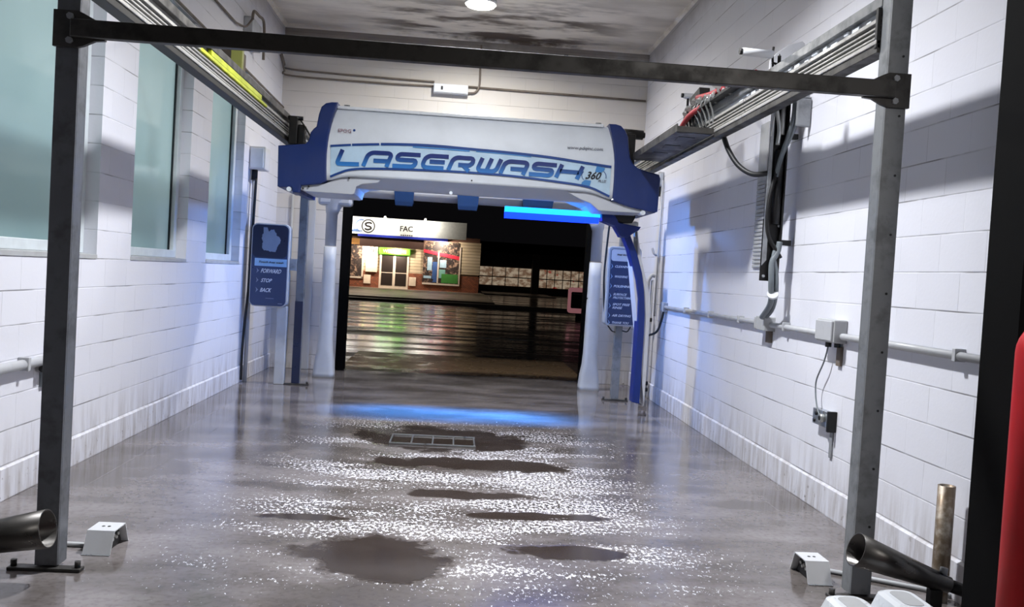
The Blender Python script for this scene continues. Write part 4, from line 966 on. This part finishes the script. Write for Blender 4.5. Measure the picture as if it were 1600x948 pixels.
M['scarlet'] = mat('red band', (200, 40, 62), .5); M['poster'] = mat('pale blue poster', (170, 200, 220), .5); M['posterb'] = mat('blue poster', (60, 92, 150), .5); M['teal'] = mat('teal poster', (120, 170, 160), .5)
M['signdark'] = mat('brown grey print', (40, 34, 34), .6, spec=.2); M['signblue'] = mat('grey blue print', (60, 90, 135), .5)
def nightshop():
    N = NT('lit shop window stock'); v = N.co(); X, Y, Z = N.sep(v)
    n = N.noise(v, 3.6, 4., .7); n2 = N.noise(v, 1.5, 2.)
    col = N.mix(N.ramp(n, .48, .66), c4((38, 28, 26)), c4((150, 120, 100)))
    N.put(N.b.inputs['Base Color'], col); N.put(N.b.inputs['Emission Color'], col); N.b.inputs['Emission Strength'].default_value = .35; N.b.inputs['Roughness'].default_value = .6
    return N.m
M['stock'] = nightshop()
def B(name, ma, q0, q1, y0, y1, par=shop, bev=0., z=None):
    a_ = sx(*q0); c_ = sx(*q1); z0, z1 = (c_.z, a_.z) if z is None else z
    return MB().box((a_.x, y0, z0), (c_.x, y1, z1), bev).build(name, ma, par)
gz = .1
B('wall', 'clad', (536, 368), (747, 430), YS+.06, YS+6, z=(1.2, 3.6))
B('brick_base', 'brick', (536, 430), (747, 455), YS+.0, YS+6, z=(gz, 1.22))
B('end_cladding', 'clad', (717, 380), (749, 430), YS-.05, YS+.06, z=(1.35, 3.55))
fas = B('fascia_sign', 'shopwhite', (536, 339), (728, 375), YS-1.1, YS-.9, z=(3.68, 4.82))
B('fascia_soffit', 'bluestrip', (562, 366), (700, 376), YS-1.12, YS+.05, z=(3.52, 3.68))
B('canopy', 'brown', (565, 369), (663, 386), YS-.95, YS+.05, z=(2.88, 3.5))
B('parapet', 'brown', (663, 372), (750, 382), YS-.04, YS+5.9, z=(3.5, 3.86))
# fascia print: ring S mark, letters
def disc_print(cx, cz, r, y, par, ma):
    k = MB(); k.stroke(arc(cx, cz, r, 0, 360, 28)[:-1], r*.17, y, .02, closed=True)
    k.stroke([(p.x, p.y) for p in smoothpath([(cx+r*.55, cz+r*.42, 0), (cx+r*.1, cz+r*.55, 0), (cx-r*.42, cz+r*.38, 0), (cx-r*.3, cz+r*.05, 0), (cx+r*.3, cz-r*.1, 0), (cx+r*.42, cz-r*.4, 0), (cx-r*.1, cz-r*.58, 0), (cx-r*.55, cz-r*.42, 0)], 5)], r*.26, y, .02)
    return k.build('ring_mark', ma, par)
YP = YS-1.1
def pp_(px, py): return at('y', YP, px, py)
c0 = pp_(575.5, 353); disc_print(c0.x, c0.z, .42, YP, fas, 'signdark')
k = MB(); k.stroke(arc(c0.x-.45, c0.z+.02, .38, 70, 170, 8), .08, YP, .02); k.stroke(arc(c0.x-.45, c0.z+.02, .38, 215, 280, 6), .06, YP, .02); k.build('arc_mark', 'signblue', fas)
a_ = pp_(541, 361); c_ = pp_(563, 361); MB().prism([(a_.x, a_.z), (c_.x, c_.z-.03), (c_.x-.2, c_.z+.12), (a_.x+.55, a_.z+.22), (a_.x+.4, a_.z+.13), (a_.x, a_.z+.2)], 'y', YP-.02, YP).build('skyline_print', 'signblue', fas)
a_ = pp_(625, 361); c_ = pp_(645, 361); MB().text('FAC', a_.x, c_.x, a_.z, a_.z+.36, YP, 0, .02, .01).build('letter_print', 'signdark', fas)
a_ = pp_(626, 367.5); c_ = pp_(646, 367.5)
k = MB()
for i in range(6): k.box((a_.x+(c_.x-a_.x)*i/6, YP-.02, a_.z-.02), (a_.x+(c_.x-a_.x)*i/6+.08, YP, a_.z+.05))
k.build('small_print', 'signdark', fas)
# door
a_ = sx(594, 397); c_ = sx(637, 449)
dr = MB().box((a_.x, YS-.02, gz), (c_.x, YS+.08, 2.42)).build('entrance_door', 'shopframe', shop)
wd = (c_.x-a_.x)
for f0, f1 in ((.07, .46), (.55, .93)):
    for z0, z1 in ((.3, 1.15), (1.22, 2.34)):
        MB().box((a_.x+wd*f0, YS-.035, z0), (a_.x+wd*f1, YS-.015, z1)).build('glass', 'shopdark', dr)
a_ = sx(593, 389); c_ = sx(641, 399)
gs = MB().box((a_.x, YS-.25, 2.42), (c_.x, YS-.05, 2.86), .03).build('green_door_sign', 'green', shop)
MB().text('WELCOME', a_.x+.25, c_.x-.25, 2.53, 2.76, YS-.25, 0, .02, .01).build('green_sign_print', 'lime', gs)
# sign board left of the door
a_ = sx(573, 386); c_ = sx(589, 426)
sb = MB().box((a_.x, YS-.15, 1.15), (c_.x, YS-.02, 2.9), .02).build('sign_board', 'tan', shop)
c0 = at('y', YS-.15, 582, 389.5); disc_print(c0.x, c0.z-.02, .24, YS-.15, sb, 'signdark')
MB().prism([(a_.x-.02, 1.6), (a_.x+.12, 2.3), (a_.x-.02, 2.3)], 'y', YS-.17, YS-.15).build('lime_print', 'lime', sb)
# windows
a_ = sx(534, 369); c_ = sx(565, 434)
wn = MB().box((a_.x, YS-.04, .78), (c_.x, YS+.1, 3.5)).build('display_window', 'stock', shop)
k = MB(); k.box((a_.x, YS-.07, .68), (c_.x+.08, YS-.03, .8)); k.box((c_.x-.03, YS-.07, .7), (c_.x+.08, YS-.03, 3.5)); k.build('window_frame', 'shopframe', wn)
a_ = sx(536, 365); MB().box((a_.x, YS-.09, 3.0), (c_.x-.1, YS-.04, 3.4)).build('warm_light_box', emis('warm lit panel', (214, 150, 84), .7), wn)
a_ = sx(663, 376); c_ = sx(716, 445)
WX0, WX1 = a_.x, c_.x
wn = MB().box((WX0, YS-.06, .62), (WX1, YS+.1, 3.48)).build('display_window', 'stock', shop)
k = MB(); k.box((WX0, YS-.1, .52), (WX1+.06, YS-.05, .64)); k.box((WX1-.02, YS-.1, .6), (WX1+.07, YS-.05, 3.2)); k.box((WX0+1.0, YS-.1, .6), (WX0+1.09, YS-.05, 2.75)); k.build('window_frame', 'shopframe', wn)
MB().prism([(WX0, 2.93), (WX1, 2.55), (WX1, 2.30), (WX0, 2.72)], 'y', YS-.09, YS-.06).build('red_band', 'scarlet', wn)
for q0_, q1_ in (((.3, 1.5), (.62, 2.4)), ((.08, .95), (.6, 1.12)), ((1.15, 1.72), (1.6, 2.25))): MB().box((WX0+q0_[0], YS-.085, q0_[1]), (WX0+q1_[0], YS-.06, q1_[1])).build('poster', 'poster', wn)
k = MB(); k.box((WX0+.66, YS-.085, .9), (WX0+.98, YS-.06, 2.1)); k.prism([(WX0+.7, .7), (WX0+1.1, .7), (WX0+.9, 1.3)], 'y', YS-.095, YS-.085); k.build('blue_poster', 'posterb', wn)
MB().box((WX0+1.12, YS-.085, 1.0), (WX0+1.55, YS-.06, 1.6)).build('teal_poster', 'teal', wn)
MB().box((WX0+1.3, YS-.115, .68), (WX1-.06, YS-.095, 1.3)).build('green_board', 'greenp', wn)
# small square panels each side of the door
for px_ in (574, 645):
    a_ = sx(px_, 433); MB().box((a_.x-.25, YS-.06, .35), (a_.x+.22, YS, .95), .01).build('meter_panel', 'tan', shop)
# floodlights over the fascia
for px_, py_ in ((602, 338), (665, 342)):
    c0 = at('y', YS-1.5, px_, py_)
    fl = MB().tube([(c0.x, YS-.95, c0.z), (c0.x, YS-1.5, c0.z)], .03, 8); fl.tube([(c0.x, YS-1.55, c0.z-.02), (c0.x, YS-1.45, c0.z)], .07, 10)
    fo = fl.build('floodlight', 'black', shop)
    MB().tube([(c0.x, YS-1.56, c0.z-.05), (c0.x, YS-1.46, c0.z-.065)], .07, 10).build('bulb', emis('flood bulb', (255, 248, 225), 8.), fo)
    area('fascia_flood', (c0.x, YS-2.2, c0.z-.3), (math.radians(90), 0, 0), 60, (1, .96, .88), 'DISK', .3)
a_ = sx(552, 345)
area('fascia_flood', (a_.x, YS-2.2, 4.4), (math.radians(90), 0, 0), 60, (1, .97, .92), 'DISK', .3)
for xx in (-6.2, -4.2, -1.2):
    area('shopfront_fill_light', (xx, YS-.9, 2.82 if xx < -3 else 3.46), (math.radians(62), 0, 0), 150, (1., .86, .68), 'DISK', .3)  # unseen lamps added to light the shop front warmly
area('forecourt_fill_light', (-6, 48, 8.5), (0, 0, 0), 420, (1., .86, .66), 'DISK', .5, None, math.radians(130))  # unseen lamp added to light the forecourt and shop front

# far building with a lit window band
fb = thing('far_building', 'dark building with a lit window band right of the shop', 'building', (8, 76, 0))
MB().box((1.0, 70.6, 0), (16, 80, 3.9)).build('wall', 'shopdark', fb)
MB().box((.6, 69.8, 3.3), (16.4, 80.2, 4.1)).build('roof', 'jamb', fb)
def bandm():
    N = NT('lit showroom interior'); v = N.co(); X, Y, Z = N.sep(v)
    n = N.noise(N.scaled(v, (1.3, 1, 2)), 1.6, 4., .6)
    col = N.mix(N.ramp(n, .38, .62), c4((226, 204, 176)), c4((150, 118, 94)))
    r_ = N.math('MULTIPLY', N.ramp(N.noise(v, 1.9, 2.), .6, .66), N.ramp(X, -1.5, 0.))
    col = N.mix(r_, col, c4((190, 60, 50)))
    N.put(N.b.inputs['Base Color'], col); N.put(N.b.inputs['Emission Color'], col); N.b.inputs['Emission Strength'].default_value = .38; return N.m
bm_ = bandm()
for x0_, x1_ in ((1.8, 6.05), (6.65, 10.6)):
    wn = MB().box((x0_, 70.5, .62), (x1_, 70.62, 2.1)).build('window_band', bm_, fb)
    k = MB(); n_ = 4 if x0_ < 5 else 6
    for i in range(n_+1): xx = x0_+(x1_-x0_)*i/n_; k.box((xx-.03, 70.44, .62), (xx+.03, 70.5, 2.1))
    k.box((x0_, 70.44, 1.28), (x1_, 70.5, 1.36)); k.build('mullions', 'shopdark', wn)
MB().box((6.05, 70.0, 0), (6.65, 70.5, 4.0)).build('pillar', 'kerb', fb)
# menu board at the exit
t = thing('exit_board', 'small pink framed board standing beyond the right door jamb', 'sign', (4.25, 30, 0))
MB().prism(rrect(3.9, .28, 4.7, 1.17, .1), 'y', 29.95, 30.1, .02).build('frame', mat('pink frame', (226, 150, 158), .5, emit=(226, 150, 158), es=.25), t)
MB().prism(rrect(4.0, .45, 4.6, 1.02, .04), 'y', 29.93, 29.96).build('panel', 'black', t)
MB().box((4.06, 29.92, .93), (4.5, 29.93, .97)).build('print', 'pinkink', t)
MB().box((4.2, 29.98, 0), (4.4, 30.06, .29)).build('stand', 'black', t)

# ------------------------------------------------------------------ world and colour
W = bpy.data.worlds.new('night'); S.world = W; W.use_nodes = True
W.node_tree.nodes['Background'].inputs[0].default_value = (.9, .85, 1., 1); W.node_tree.nodes['Background'].inputs[1].default_value = .003
S.view_settings.view_transform = 'Standard'; S.view_settings.look = 'None'; S.view_settings.gamma = 1; S.view_settings.use_curve_mapping = False
S.view_settings.exposure = 0.0
area('bollard_fill_light', (1.6, 1.3, 2.7), (math.radians(45), 0, 0), 26, (1., .97, .93), 'DISK', .3)  # unseen lamp added outside the entry to brighten the red bollard
try:
    S.cycles.use_denoising = True; S.cycles.max_bounces = 8; S.cycles.diffuse_bounces = 5; S.cycles.glossy_bounces = 4; S.cycles.sample_clamp_indirect = 6
except Exception: pass
